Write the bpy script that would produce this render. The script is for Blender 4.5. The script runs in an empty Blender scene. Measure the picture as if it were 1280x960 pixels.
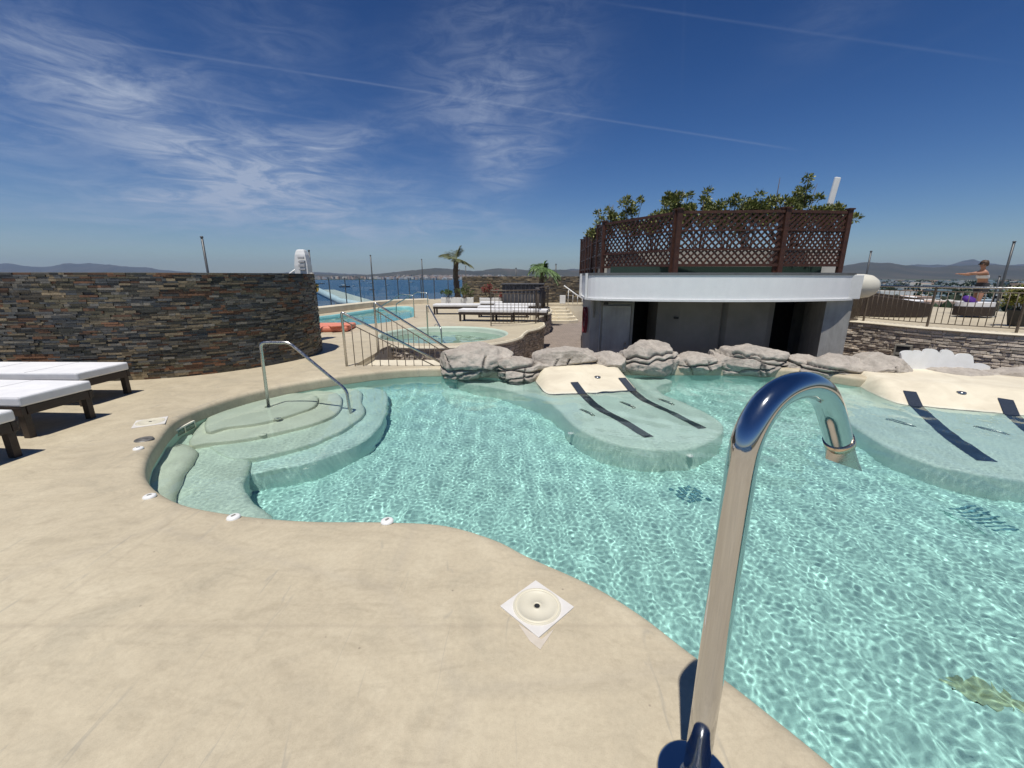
import bpy, bmesh, math, random
import numpy as np
from mathutils import Vector, noise as mnoise
from mathutils.geometry import tessellate_polygon, delaunay_2d_cdt
R = math.radians
S = bpy.context.scene
# ---------------------------------------------------------------- camera, sky, sun, exposure
CAM_H = 1.6; FPX = 520.0; PITCH = math.atan(134/520)
cam = bpy.data.cameras.new('camera'); cam_o = bpy.data.objects.new('camera', cam)
S.collection.objects.link(cam_o); S.camera = cam_o
cam.sensor_width = 36; cam.lens = 36*FPX/1280; cam.clip_start = .05; cam.clip_end = 40000
cam_o.location = (0, 0, CAM_H); cam_o.rotation_euler = (math.pi/2-PITCH, 0, 0)

SUN_EL = R(73); SUN_AZ = math.atan2(.095, .27)        # direction in which shadows fall: (sin, cos)
W = bpy.data.worlds.new('World'); S.world = W; W.use_nodes = True
def px_dir(u, v):
    x = (u-640)/FPX; zc = -(v-480)/FPX
    d = Vector((x, math.cos(PITCH)+zc*math.sin(PITCH), -math.sin(PITCH)+zc*math.cos(PITCH)))
    return d.normalized()
def azel(u, v):
    d = px_dir(u, v); return math.atan2(d.x, d.y), math.asin(d.z)
def build_world():
    nt = W.node_tree; N = nt.nodes; L = nt.links
    bg = N['Background']; bg.inputs[1].default_value = SKY_STRENGTH
    sky = N.new('ShaderNodeTexSky'); sky.sky_type = 'NISHITA'; sky.sun_disc = False
    sky.sun_elevation = SUN_EL; sky.sun_rotation = math.pi+SUN_AZ
    sky.altitude = 50; sky.air_density = 1.0; sky.dust_density = .5; sky.ozone_density = 4.0
    hsv = N.new('ShaderNodeHueSaturation'); hsv.inputs['Saturation'].default_value = SKY_SAT; hsv.inputs['Hue'].default_value = SKY_HUE
    L.new(sky.outputs[0], hsv.inputs['Color'])
    geo = N.new('ShaderNodeTexCoord'); sep = N.new('ShaderNodeSeparateXYZ'); L.new(geo.outputs['Generated'], sep.inputs[0])
    def M(op, a, b=None, c=None):
        n = N.new('ShaderNodeMath'); n.operation = op
        for i, q in enumerate((a, b, c)):
            if q is None: continue
            if isinstance(q, (int, float)): n.inputs[i].default_value = q
            else: L.new(q, n.inputs[i])
        return n.outputs[0]
    X, Y, Z = sep.outputs
    az = M('ARCTAN2', X, Y); el = M('ARCSINE', Z)
    # the sky is deeper blue higher up
    grad = N.new('ShaderNodeMapRange'); L.new(Z, grad.inputs[0]); grad.inputs[1].default_value = 0; grad.inputs[2].default_value = .62
    grad.inputs[3].default_value = .92; grad.inputs[4].default_value = .47
    mul = N.new('ShaderNodeMixRGB'); mul.blend_type = 'MULTIPLY'; mul.inputs[0].default_value = 1
    cr = N.new('ShaderNodeCombineColor')
    L.new(M('MULTIPLY', grad.outputs[0], M('MULTIPLY_ADD', Z, -.38, .86)), cr.inputs[0]); L.new(M('MULTIPLY', grad.outputs[0], M('MULTIPLY_ADD', Z, -.12, .93)), cr.inputs[1]); L.new(grad.outputs[0], cr.inputs[2])
    L.new(hsv.outputs[0], mul.inputs[1]); L.new(cr.outputs[0], mul.inputs[2])
    # cirrus on a high flat layer
    zz = M('MAXIMUM', M('ADD', Z, .06), .02)
    cv = N.new('ShaderNodeCombineXYZ'); L.new(az, cv.inputs[0]); L.new(M('MULTIPLY', M('POWER', zz, .75), 1.15), cv.inputs[1])
    def ntex(scale, rot, sc, det, dist, rough=.6):
        mp = N.new('ShaderNodeMapping'); mp.inputs['Rotation'].default_value = (0, 0, rot); mp.inputs['Scale'].default_value = sc
        L.new(cv.outputs[0], mp.inputs[0]); t = N.new('ShaderNodeTexNoise'); L.new(mp.outputs[0], t.inputs[0])
        t.inputs['Scale'].default_value = scale; t.inputs['Detail'].default_value = det; t.inputs['Distortion'].default_value = dist
        t.inputs['Roughness'].default_value = rough; return t.outputs[0]
    def MR(v, a, b, c, d, kind='SMOOTHSTEP'):
        n = N.new('ShaderNodeMapRange'); n.interpolation_type = kind; L.new(v, n.inputs[0])
        for i, q in enumerate((a, b, c, d)): n.inputs[i+1].default_value = q
        return n.outputs[0]
    wisps = MR(ntex(2.6, R(24), (1.0, 3.4, 1), 10, .9, .58),   .45, .80, 0, 1)
    fine = MR(ntex(5.5, R(20), (1.0, 4.5, 1), 12, 1.3, .62), .34, .74, .3, 1)
    base = M('MULTIPLY', wisps, fine)
    streak = M('MULTIPLY', MR(ntex(8, R(-20), (1, 3.5, 1), 10, 1.2, .66), .32, .72, .2, 1), MR(ntex(3, R(10), (1, 1.5, 1), 6, .6), .3, .62, .25, 1))
    def blob(u, v, ru, rv, rot, amp, w0=.0):
        a0, e0 = azel(u, v); k = 1/FPX
        da = M('SUBTRACT', az, a0); de = M('SUBTRACT', el, e0)
        c, s = math.cos(rot), math.sin(rot)
        p = M('ADD', M('MULTIPLY', da, c/(ru*k)), M('MULTIPLY', de, s/(ru*k)))
        q = M('ADD', M('MULTIPLY', da, -s/(rv*k)), M('MULTIPLY', de, c/(rv*k)))
        r2 = M('ADD', M('MULTIPLY', p, p), M('MULTIPLY', q, q))
        return M('MULTIPLY', M('POWER', 2.718, M('MULTIPLY', r2, -1)), amp)
    tot = None
    for b in CLOUDS:
        o = blob(*b); tot = o if tot is None else M('ADD', tot, o)
    crisp = M('ADD', M('MULTIPLY', streak, .75), M('MULTIPLY', base, .8))
    cov = M('MULTIPLY', tot, crisp)
    veil = M('MULTIPLY', MR(Z, .0, .30, .07, 0), MR(az, -1.0, .7, 1, .25))
    cov = M('ADD', cov, M('MULTIPLY', veil, MR(ntex(.8, 0, (1, 2.2, 1), 6, .8), .35, .7, .2, 1)))
    cov = M('ADD', cov, M('MULTIPLY', base, MR(az, -.9, .5, .05, .0)))
    # old contrails: thin great-circle streaks
    def trail(u0, v0, u1, v1, wpx, amp):
        a = px_dir(u0, v0); b = px_dir(u1, v1); n = a.cross(b).normalized(); m = (a+b).normalized()
        dt = N.new('ShaderNodeVectorMath'); dt.operation = 'DOT_PRODUCT'; L.new(geo.outputs['Generated'], dt.inputs[0]); dt.inputs[1].default_value = n
        md = N.new('ShaderNodeVectorMath'); md.operation = 'DOT_PRODUCT'; L.new(geo.outputs['Generated'], md.inputs[0]); md.inputs[1].default_value = m
        half = a.dot(m)
        w_ = M('POWER', 2.718, M('MULTIPLY', M('POWER', M('DIVIDE', dt.outputs['Value'], wpx/FPX), 2), -1))
        e_ = MR(md.outputs['Value'], half-.01, half+.04, 0, amp)
        return M('MULTIPLY', w_, e_)
    tr = None
    for q in TRAILS:
        o = trail(*q); tr = o if tr is None else M('ADD', tr, o)
    tr = M('MULTIPLY', tr, MR(ntex(4, 0, (1, 1, 1), 5, 0), .3, .7, .45, 1))
    cov = M('MINIMUM', M('ADD', cov, tr), .8)
    mix = N.new('ShaderNodeMixRGB'); L.new(cov, mix.inputs[0]); L.new(mul.outputs[0], mix.inputs[1]); mix.inputs[2].default_value = (*CLOUD_COL, 1)
    L.new(mix.outputs[0], bg.inputs[0])
SKY_STRENGTH = .095; SKY_SAT = 1.30; SKY_HUE = .512
CLOUD_COL = (4.3, 5.0, 6.4)
CLOUDS = [  # centre pixel direction, radii, tilt, amount
    (190, 150, 190, 42, R(-22), .5), (360, 205, 130, 45, R(-15), .62), (390, 195, 110, 16, R(24), .7), (275, 240, 60, 14, R(10), .4),
    (120, 110, 90, 25, R(-20), .45), (20, 215, 90, 45, R(0), .6), (460, 265, 150, 35, R(-5), .5), (150, 250, 200, 30, 0, .3),
    (238, 98, 22, 10, R(30), .5), (660, 70, 70, 70, R(50), .35), (655, 105, 40, 22, R(40), .35), (570, 130, 60, 60, R(45), .35), (650, 200, 70, 26, R(35), .5), (600, 160, 30, 30, R(40), .45),
    (330, 30, 60, 60, 0, .25), (560, 290, 120, 22, 0, .3), (1060, 10, 60, 22, R(25), .12)]
TRAILS = [(50, 40, 1000, 188, .9, .14), (735, 0, 1280, 80, 1.0, .08), (0, 80, 480, 165, 1.1, .10), (300, 0, 292, 120, 2.5, .12), (856, -20, 853, 90, 1.5, .12), (1080, 90, 1220, 26, 3, .08)]
build_world()
sl = bpy.data.lights.new('sun', 'SUN'); sl.energy = 4.45; sl.angle = R(.65); sl.color = (1, .955, .88)
sun_o = bpy.data.objects.new('sun', sl); S.collection.objects.link(sun_o)
sun_o.rotation_euler = Vector((math.sin(SUN_AZ)*math.cos(SUN_EL), math.cos(SUN_AZ)*math.cos(SUN_EL), -math.sin(SUN_EL))).to_track_quat('-Z', 'Y').to_euler()
sl.cycles.is_caustics_light = True
S.view_settings.view_transform = 'Standard'; S.view_settings.look = 'None'; S.view_settings.exposure = 0; S.view_settings.gamma = 1
S.render.engine = 'CYCLES'
S.cycles.caustics_refractive = True; S.cycles.caustics_reflective = False; S.cycles.max_bounces = 10; S.cycles.transparent_max_bounces = 24
S.cycles.sample_clamp_indirect = 6; S.cycles.volume_bounces = 0; S.cycles.use_denoising = True

# ---------------------------------------------------------------- helpers
def lin(c): return tuple(((x/255)/12.92 if x/255 <= .04045 else ((x/255+.055)/1.055)**2.4) for x in c)
def WP(u, v, y):                    # the point at depth y seen in the direction u, v
    d = px_dir(u, v); t = y/d.y; return Vector((d.x*t, y, CAM_H+d.z*t))
def GP(u, v, z=0.):                 # the point of the level z seen in the direction u, v
    d = px_dir(u, v); t = (z-CAM_H)/d.z; return Vector((d.x*t, d.y*t, z))
def link(o): S.collection.objects.link(o); return o
def tag(o, label=None, cat=None, group=None, kind=None):
    if label: o['label'] = label
    if cat: o['category'] = cat
    if group: o['group'] = group
    if kind: o['kind'] = kind
    return o
def empty(name, loc=(0, 0, 0), rz=0, label=None, cat=None, group=None):
    o = link(bpy.data.objects.new(name, None)); o.location = loc; o.rotation_euler = (0, 0, rz); o.empty_display_size = .1
    return tag(o, label, cat, group)
class MB:
    def __init__(s): s.v = []; s.f = []; s.c = []; s.smooth = []
    def add(s, vs, fs, col=None, sm=False):
        b = len(s.v); s.v += [tuple(p) for p in vs]; s.f += [tuple(i+b for i in q) for q in fs]
        s.c += [col or (1, 1, 1)]*len(vs); s.smooth += [sm]*len(fs); return s
    def box(s, c, d, rz=0, col=None, bev=0, ry=0, rx=0):
        x, y, z = d[0]/2, d[1]/2, d[2]/2
        if bev:
            e = bev; vs = []; 
            bm = bmesh.new(); bmesh.ops.create_cube(bm, size=1)
            bmesh.ops.scale(bm, vec=d, verts=bm.verts)
            bmesh.ops.bevel(bm, geom=bm.edges[:]+bm.verts[:], offset=e, segments=3, profile=.5, affect='EDGES')
            bm.verts.ensure_lookup_table(); vs = [v.co.copy() for v in bm.verts]; fs = [[v.index for v in f.verts] for f in bm.faces]; bm.free()
        else:
            vs = [Vector((a*x, b*y, g*z)) for a in (-1, 1) for b in (-1, 1) for g in (-1, 1)]
            fs = [(0, 1, 3, 2), (4, 6, 7, 5), (0, 4, 5, 1), (2, 3, 7, 6), (0, 2, 6, 4), (1, 5, 7, 3)]
        from mathutils import Euler
        m = Euler((rx, ry, rz)).to_matrix(); c = Vector(c)
        return s.add([m @ v+c for v in vs], fs, col)
    def tube(s, pts, r, seg=12, caps=True, col=None, closed=False, squash=None):
        pts = [Vector(p) for p in pts]; n = len(pts); rs = r if isinstance(r, (list, tuple)) else [r]*n
        up = None; vs = []
        for i, p in enumerate(pts):
            if closed: t = (pts[(i+1) % n]-pts[i-1])
            else: t = (pts[min(i+1, n-1)]-pts[max(i-1, 0)])
            t.normalize()
            if up is None: up = t.orthogonal().normalized()
            else:
                up = (up-t*up.dot(t)); up = up.normalized() if up.length > 1e-6 else t.orthogonal().normalized()
            b = t.cross(up)
            for k in range(seg):
                a = 2*math.pi*k/seg; vs.append(p+(up*math.cos(a)+b*math.sin(a))*rs[i])
        fs = []
        for i in range(n if closed else n-1):
            j = (i+1) % n
            for k in range(seg):
                k2 = (k+1) % seg; fs.append((i*seg+k, i*seg+k2, j*seg+k2, j*seg+k))
        s.add(vs, fs, col, True)
        if caps and not closed:
            b0 = len(s.v)-len(vs)
            s.f.append(tuple(b0+k for k in range(seg))[::-1]); s.f.append(tuple(b0+(n-1)*seg+k for k in range(seg))); s.smooth += [False, False]
        return s
    def lathe(s, c, prof, seg=32, col=None, sm=True):
        c = Vector(c); vs = []; fs = []
        for (r, z) in prof:
            for k in range(seg):
                a = 2*math.pi*k/seg; vs.append(c+Vector((r*math.cos(a), r*math.sin(a), z)))
        for i in range(len(prof)-1):
            for k in range(seg):
                k2 = (k+1) % seg; fs.append((i*seg+k, i*seg+k2, (i+1)*seg+k2, (i+1)*seg+k))
        return s.add(vs, fs, col, sm)
    def prism(s, poly, z0, z1, col=None):
        n = len(poly); vs = [(p[0], p[1], z0) for p in poly]+[(p[0], p[1], z1) for p in poly]
        tr = tessellate_polygon([[Vector((p[0], p[1], 0)) for p in poly]])
        fs = [tuple(i+n for i in t) for t in tr]+[tuple(t)[::-1] for t in tr]+[(i, (i+1) % n, (i+1) % n+n, i+n) for i in range(n)]
        return s.add(vs, fs, col)
    def build(s, name, mat, parent=None, loc=None, recalc=True):
        me = bpy.data.meshes.new(name); me.from_pydata(s.v, [], s.f)
        if recalc:
            bm = bmesh.new(); bm.from_mesh(me); bmesh.ops.recalc_face_normals(bm, faces=bm.faces); bm.to_mesh(me); bm.free()
        me.polygons.foreach_set('use_smooth', s.smooth)
        if any(c != (1, 1, 1) for c in s.c):
            a = me.color_attributes.new('Col', 'FLOAT_COLOR', 'POINT'); a.data.foreach_set('color', [x for c in s.c for x in (*c, 1)])
        me.materials.append(mat); o = link(bpy.data.objects.new(name, me))
        if parent: o.parent = parent
        if loc: o.location = loc
        return o
def copy_tree(o, parent=None):
    c = o.copy(); S.collection.objects.link(c)
    if parent: c.parent = parent
    for ch in list(o.children): copy_tree(ch, c)
    return c
def catmull(P, n=8, closed=True):
    P = [Vector(p) for p in P]; N_ = len(P); out = []
    for i in range(N_ if closed else N_-1):
        if closed: a, b, c, d = P[i-1], P[i], P[(i+1) % N_], P[(i+2) % N_]
        else: a, b, c, d = P[max(i-1, 0)], P[i], P[i+1], P[min(i+2, N_-1)]
        for k in range(n):
            t = k/n; out.append(.5*((2*b)+(c-a)*t+(2*a-5*b+4*c-d)*t*t+(-a+3*b-3*c+d)*t**3))
    if not closed: out.append(P[-1])
    return out
def offset(poly, d):                # positive = outward for a counter-clockwise polygon
    n = len(poly); out = []
    for i in range(n):
        t = (poly[(i+1) % n]-poly[i-1]); t = Vector((t.x, t.y)).normalized(); out.append(Vector((poly[i].x+t.y*d, poly[i].y-t.x*d)))
    return out
def area(poly): return sum(poly[i-1].x*poly[i].y-poly[i].x*poly[i-1].y for i in range(len(poly)))/2
def ccw(poly): return poly if area(poly) > 0 else poly[::-1]
def resample(P, step, closed=False):
    P = [Vector(p) for p in P]; Q = P+[P[0]] if closed else P
    L = [0]
    for i in range(1, len(Q)): L.append(L[-1]+(Q[i]-Q[i-1]).length)
    n = max(1, round(L[-1]/step)); out = []; j = 0
    for k in range(n if closed else n+1):
        s = L[-1]*k/n
        while j < len(L)-2 and L[j+1] < s: j += 1
        out.append(Q[j].lerp(Q[j+1], (s-L[j])/max(L[j+1]-L[j], 1e-9)))
    return out
def inside(poly, X, Y):
    px = np.array([p[0] for p in poly]); py = np.array([p[1] for p in poly]); r = np.zeros(X.shape, bool)
    for i in range(len(px)):
        x0, y0, x1, y1 = px[i-1], py[i-1], px[i], py[i]
        if y0 == y1: continue
        c = ((y0 > Y) != (y1 > Y)) & (X < (x1-x0)*(Y-y0)/(y1-y0)+x0); r ^= c
    return r

# ---------------------------------------------------------------- materials
def M_(name, col, rough=.6, metal=0, spec=None, **k):
    m = bpy.data.materials.new(name); m.use_nodes = True; b = m.node_tree.nodes['Principled BSDF']
    b.inputs['Base Color'].default_value = (*col, 1); b.inputs['Roughness'].default_value = rough; b.inputs['Metallic'].default_value = metal
    if spec is not None: b.inputs['Specular IOR Level'].default_value = spec
    return m
def NT(m): return m.node_tree, m.node_tree.nodes, m.node_tree.links, m.node_tree.nodes['Principled BSDF']
def tc(m, kind='Object', scale=(1, 1, 1), rot=(0, 0, 0)):
    nt, N, L, b = NT(m); t = N.new('ShaderNodeTexCoord'); mp = N.new('ShaderNodeMapping'); mp.inputs['Scale'].default_value = scale
    mp.inputs['Rotation'].default_value = rot; L.new(t.outputs[kind], mp.inputs[0]); return mp.outputs[0]
def tex(m, vec, scale, det=6, rough=.6, dist=0, kind='Noise'):
    nt, N, L, b = NT(m); t = N.new('ShaderNodeTex'+kind); L.new(vec, t.inputs[0]); t.inputs['Scale'].default_value = scale
    if kind == 'Noise':
        t.inputs['Detail'].default_value = det; t.inputs['Roughness'].default_value = rough; t.inputs['Distortion'].default_value = dist
    return t.outputs[0]
def ramp(m, fac, stops, interp='LINEAR'):
    nt, N, L, b = NT(m); r = N.new('ShaderNodeValToRGB'); L.new(fac, r.inputs[0]); r.color_ramp.interpolation = interp; e = r.color_ramp.elements
    while len(e) < len(stops): e.new(.5)
    for q, (p, c) in zip(e, stops): q.position = p; q.color = (*c, 1) if len(c) == 3 else c
    return r.outputs[0]
def mixc(m, fac, a, b_, blend='MIX'):
    nt, N, L, b = NT(m); x = N.new('ShaderNodeMixRGB'); x.blend_type = blend
    for i, q in enumerate((fac, a, b_)):
        if isinstance(q, (int, float)): x.inputs[i].default_value = q
        elif isinstance(q, tuple): x.inputs[i].default_value = (*q, 1)
        else: L.new(q, x.inputs[i])
    return x.outputs[0]
def bump(m, h, strength=.3, dist=.01, prev=None):
    nt, N, L, b = NT(m); x = N.new('ShaderNodeBump'); x.inputs['Strength'].default_value = strength; x.inputs['Distance'].default_value = dist
    L.new(h, x.inputs['Height'])
    if prev is not None: L.new(prev, x.inputs['Normal'])
    L.new(x.outputs[0], b.inputs['Normal']); return x.outputs[0]
def setc(m, c): nt, N, L, b = NT(m); L.new(c, b.inputs['Base Color'])
def setr(m, c): nt, N, L, b = NT(m); L.new(c, b.inputs['Roughness'])
g1 = lambda v: (v, v, v)
def mottled(name, c1, c2, scale=3, rough=.7, bs=.3, bscale=60, bd=.004, kind='Object', metal=0):
    m = M_(name, c1, rough, metal); v = tc(m, kind); n = tex(m, v, scale, 8, .6)
    setc(m, ramp(m, n, [(.3, c1), (.7, c2)])); bump(m, tex(m, v, bscale, 5, .6), bs, bd); return m

# resin-concrete deck: cloudy trowelled beige with stains, hairlines, scuffs
deck_m = M_('deck_concrete', (.5, .4, .3), .62); v = tc(deck_m)
big = ramp(deck_m, tex(deck_m, v, .55, 5, .6, .6), [(.30, (.40, .318, .215)), (.5, (.46, .37, .25)), (.68, (.53, .435, .30))])
c = mixc(deck_m, .42, big, ramp(deck_m, tex(deck_m, v, 1.9, 9, .66, 1.3), [(.34, (.36, .30, .215)), (.5, (.47, .38, .262)), (.66, (.555, .46, .325))]))
c = mixc(deck_m, .5, c, ramp(deck_m, tex(deck_m, tc(deck_m, scale=(1, 2.4, 1), rot=(0, 0, R(48))), 2.1, 10, .68, 2.2), [(.36, (.80, .79, .78)), (.5, (1, 1, 1)), (.7, (1.07, 1.07, 1.07))]), 'MULTIPLY')
c = mixc(deck_m, .5, c, ramp(deck_m, tex(deck_m, v, 34, 8, .75), [(.38, (.84, .83, .82)), (.6, (1.06, 1.06, 1.06))]), 'MULTIPLY')
c = mixc(deck_m, .8, c, ramp(deck_m, tex(deck_m, v, 240, 3, .7), [(.30, (.82, .81, .80)), (.45, (1, 1, 1)), (.75, (1.05, 1.05, 1.05))]), 'MULTIPLY')
def hairlines(m, rot, scale, dist, lo, off):    # thin broken scuff marks
    nt, N, L, b = NT(m); mp = N.new('ShaderNodeMapping'); t = N.new('ShaderNodeTexCoord'); L.new(t.outputs['Object'], mp.inputs[0]); mp.inputs['Rotation'].default_value = (0, 0, rot); mp.inputs['Location'].default_value = off; mp.inputs['Scale'].default_value = (scale, scale*.12, 1)
    n = tex(m, mp.outputs[0], 1.0, 3, .5, dist); r_ = ramp(m, n, [(.488, g1(0)), (.5, g1(1)), (.512, g1(0))])
    mask = ramp(m, tex(m, mp.outputs[0], 1.7, 3, .5), [(lo, g1(0)), (lo+.07, g1(1))]); return mixc(m, 1., r_, mask, 'MULTIPLY')
for rot, sc, di, lo, off in ((R(35), 5, .5, .58, (3, 1, 0)), (R(-50), 4, .8, .6, (7, 4, 0)), (R(80), 6, .3, .6, (1, 9, 0))):
    h = hairlines(deck_m, rot, sc, di, lo, off); c = mixc(deck_m, mixc(deck_m, 1., h, g1(.42), 'MULTIPLY'), c, (.25, .22, .18))
nt, N, L, b = NT(deck_m)
wv = N.new('ShaderNodeTexVoronoi'); wv.feature = 'DISTANCE_TO_EDGE'; L.new(tc(deck_m, scale=(.42, .42, 1)), wv.inputs[0]); wv.inputs['Scale'].default_value = 1; wv.inputs['Randomness'].default_value = .55
joint = ramp(deck_m, wv.outputs[0], [(0, g1(1)), (.012, g1(.4)), (.03, g1(0))]); c = mixc(deck_m, mixc(deck_m, 1., joint, g1(.16), 'MULTIPLY'), c, (.3, .25, .2))
c = mixc(deck_m, 1., c, (1.10, 1.18, 1.24), 'MULTIPLY'); vs_ = N.new('ShaderNodeTexVoronoi'); L.new(tc(deck_m, scale=(5, 5, 5)), vs_.inputs[0]); vs_.inputs['Scale'].default_value = 1
c = mixc(deck_m, ramp(deck_m, vs_.outputs['Distance'], [(0, g1(.75)), (.022, g1(.6)), (.035, g1(0))]), c, (.22, .18, .14)); seam = N.new('ShaderNodeSeparateXYZ'); L.new(tc(deck_m), seam.inputs[0])
for ax, at_ in ((1, 1.62), (0, -2.3), (1, -1.4)):
    ad = N.new('ShaderNodeMath'); ad.operation = 'SUBTRACT'; L.new(seam.outputs[ax], ad.inputs[0]); ad.inputs[1].default_value = at_; ab = N.new('ShaderNodeMath'); ab.operation = 'ABSOLUTE'; L.new(ad.outputs[0], ab.inputs[0])
    c = mixc(deck_m, ramp(deck_m, ab.outputs[0], [(0, g1(.22)), (.006, g1(.14)), (.02, g1(0))]), c, (.30, .25, .19))
setc(deck_m, c); setr(deck_m, ramp(deck_m, tex(deck_m, v, 2.2, 6), [(.3, g1(.5)), (.7, g1(.72))]))
p_ = bump(deck_m, tex(deck_m, v, 150, 5, .7), .25, .002); bump(deck_m, tex(deck_m, v, 5, 6, .6), .3, .006, p_)

plaster_m = M_('pool_plaster', (.66, .63, .53), .55); v = tc(plaster_m)
c = ramp(plaster_m, tex(plaster_m, v, 1.4, 5), [(.3, (.56, .545, .46)), (.7, (.66, .645, .55))])
c = mixc(plaster_m, .8, c, ramp(plaster_m, tex(plaster_m, v, 90, 4, .8), [(.32, (.70, .72, .70)), (.5, (1, 1, 1)), (.72, (1.12, 1.1, 1.08))]), 'MULTIPLY'); setc(plaster_m, c)
def plaster(name, k):
    m = M_(name, k, .55); v = tc(m); s3 = lambda f: tuple(x*f for x in k)
    c = ramp(m, tex(m, v, 1.4, 5), [(.3, s3(.9)), (.7, s3(1.05))])
    setc(m, mixc(m, .8, c, ramp(m, tex(m, v, 90, 4, .8), [(.32, (.72, .74, .73)), (.5, (1, 1, 1)), (.72, (1.12, 1.1, 1.08))]), 'MULTIPLY')); return m
turq_m = plaster('turquoise_depth_tint_plaster', (.50, .76, .71)); stepm = plaster('pale_green_plaster', (.88, .86, .72)); lowstep_m = plaster('aqua_depth_tint_plaster', (.66, .83, .76)); deepstep_m = plaster('green_depth_tint_plaster', (.76, .84, .73))  # deeper surfaces get greener plaster: light absorbed by the water, put into the colour
cream_m = M_('cream_render', (.6, .52, .4), .6); v = tc(cream_m)
c = ramp(cream_m, tex(cream_m, v, 2.2, 8, .65, .6), [(.3, (.62, .55, .42)), (.55, (.74, .67, .52)), (.75, (.80, .74, .59))])
c = mixc(cream_m, .6, c, ramp(cream_m, tex(cream_m, v, 110, 4, .8), [(.3, (.86, .86, .86)), (.5, (1, 1, 1))]), 'MULTIPLY'); setc(cream_m, c); bump(cream_m, tex(cream_m, v, 90, 4), .2, .002)
chrome_m = M_('polished_steel', (.54, .54, .55), .09, 1); v = tc(chrome_m); setr(chrome_m, ramp(chrome_m, tex(chrome_m, v, 25, 5), [(.35, g1(.05)), (.7, g1(.13))]))
steel_m = M_('brushed_steel', (.50, .49, .47), .28, 1); v = tc(steel_m); setr(steel_m, ramp(steel_m, tex(steel_m, v, 30, 5), [(.3, g1(.18)), (.7, g1(.38))]))
iron_m = M_('brown_painted_iron', (.12, .09, .065), .45); v = tc(iron_m); setc(iron_m, ramp(iron_m, tex(iron_m, v, 20, 6), [(.3, (.09, .068, .05)), (.7, (.16, .125, .09))]))
darkwood_m = M_('dark_stained_wood', (.03, .018, .013), .5); v = tc(darkwood_m, scale=(1, 1, 8)); setc(darkwood_m, ramp(darkwood_m, tex(darkwood_m, v, 8, 7), [(.3, (.018, .012, .010)), (.7, (.045, .028, .02))]))
lattice_m = M_('brown_lattice_wood', (.09, .035, .02), .6); v = tc(lattice_m); setc(lattice_m, ramp(lattice_m, tex(lattice_m, v, 12, 7), [(.3, (.038, .013, .008)), (.7, (.085, .030, .016))]))
mattress_m = M_('white_mattress_fabric', (.78, .78, .79), .75); v = tc(mattress_m); setc(mattress_m, ramp(mattress_m, tex(mattress_m, v, 6, 6), [(.3, (.70, .70, .72)), (.7, (.80, .80, .80))])); bump(mattress_m, tex(mattress_m, v, 3.5, 4), .35, .02)
white_m = mottled('white_plastic', (.72, .72, .70), (.80, .80, .79), 8, .4, .1, 80, .001)
paint_m = M_('weathered_white_render', (.6, .6, .6), .7); v = tc(paint_m)
c = ramp(paint_m, tex(paint_m, v, 2.5, 8, .65), [(.3, (.84, .845, .85)), (.7, (.90, .90, .90))])
c = mixc(paint_m, .5, c, ramp(paint_m, tex(paint_m, tc(paint_m, scale=(2.2, 2.2, .9)), 3, 9, .7), [(.3, (.92, .92, .92)), (.56, (1, 1, 1))]), 'MULTIPLY'); setc(paint_m, c); bump(paint_m, tex(paint_m, v, 45, 5), .3, .003)
grey_m = M_('grey_concrete_render', (.3, .3, .28), .8); v = tc(grey_m)
c = ramp(grey_m, tex(grey_m, v, 1.8, 9, .7, .5), [(.3, (.29, .285, .265)), (.5, (.37, .365, .34)), (.72, (.46, .45, .42))])
c = mixc(grey_m, .7, c, ramp(grey_m, tex(grey_m, tc(grey_m, scale=(4, 4, .4)), 2, 8, .7), [(.32, (.7, .69, .66)), (.55, (1, 1, 1))]), 'MULTIPLY'); setc(grey_m, c); bump(grey_m, tex(grey_m, v, 35, 7), .5, .006)
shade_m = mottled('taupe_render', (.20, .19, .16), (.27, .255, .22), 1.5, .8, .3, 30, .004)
black_m = mottled('matt_black', (.012, .012, .012), (.03, .03, .03), 9, .6, .1, 60, .001)
stripe_m = M_('dark_mosaic_tile', (.02, .022, .03), .35); v = tc(stripe_m); nt, N, L, b = NT(stripe_m)
br = N.new('ShaderNodeTexBrick'); L.new(v, br.inputs[0]); br.offset = 0; br.inputs['Scale'].default_value = 22; br.inputs['Mortar Size'].default_value = .03; br.inputs['Color1'].default_value = (.012, .016, .035, 1); br.inputs['Color2'].default_value = (.03, .035, .06, 1); br.inputs['Mortar'].default_value = (.06, .08, .09, 1); br.inputs['Brick Width'].default_value = .5
setc(stripe_m, br.outputs[0])
rock_m = M_('artificial_rock', (.3, .26, .23), .75); v = tc(rock_m)
c = ramp(rock_m, tex(rock_m, v, 2.6, 9, .7, .5), [(.28, (.27, .235, .20)), (.48, (.42, .375, .325)), (.7, (.54, .49, .425))])
c = mixc(rock_m, .7, c, ramp(rock_m, tex(rock_m, v, 22, 8, .75), [(.3, (.68, .67, .66)), (.55, (1, 1, 1)), (.8, (1.12, 1.1, 1.08))]), 'MULTIPLY')
nt, N, L, b = NT(rock_m); at = N.new('ShaderNodeAttribute'); at.attribute_name = 'Col'; c = mixc(rock_m, 1., c, at.outputs[0], 'MULTIPLY'); setc(rock_m, c)
p_ = bump(rock_m, tex(rock_m, v, 70, 8, .75), .55, .007); bump(rock_m, tex(rock_m, v, 9, 8, .65), .45, .03, p_)
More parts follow.
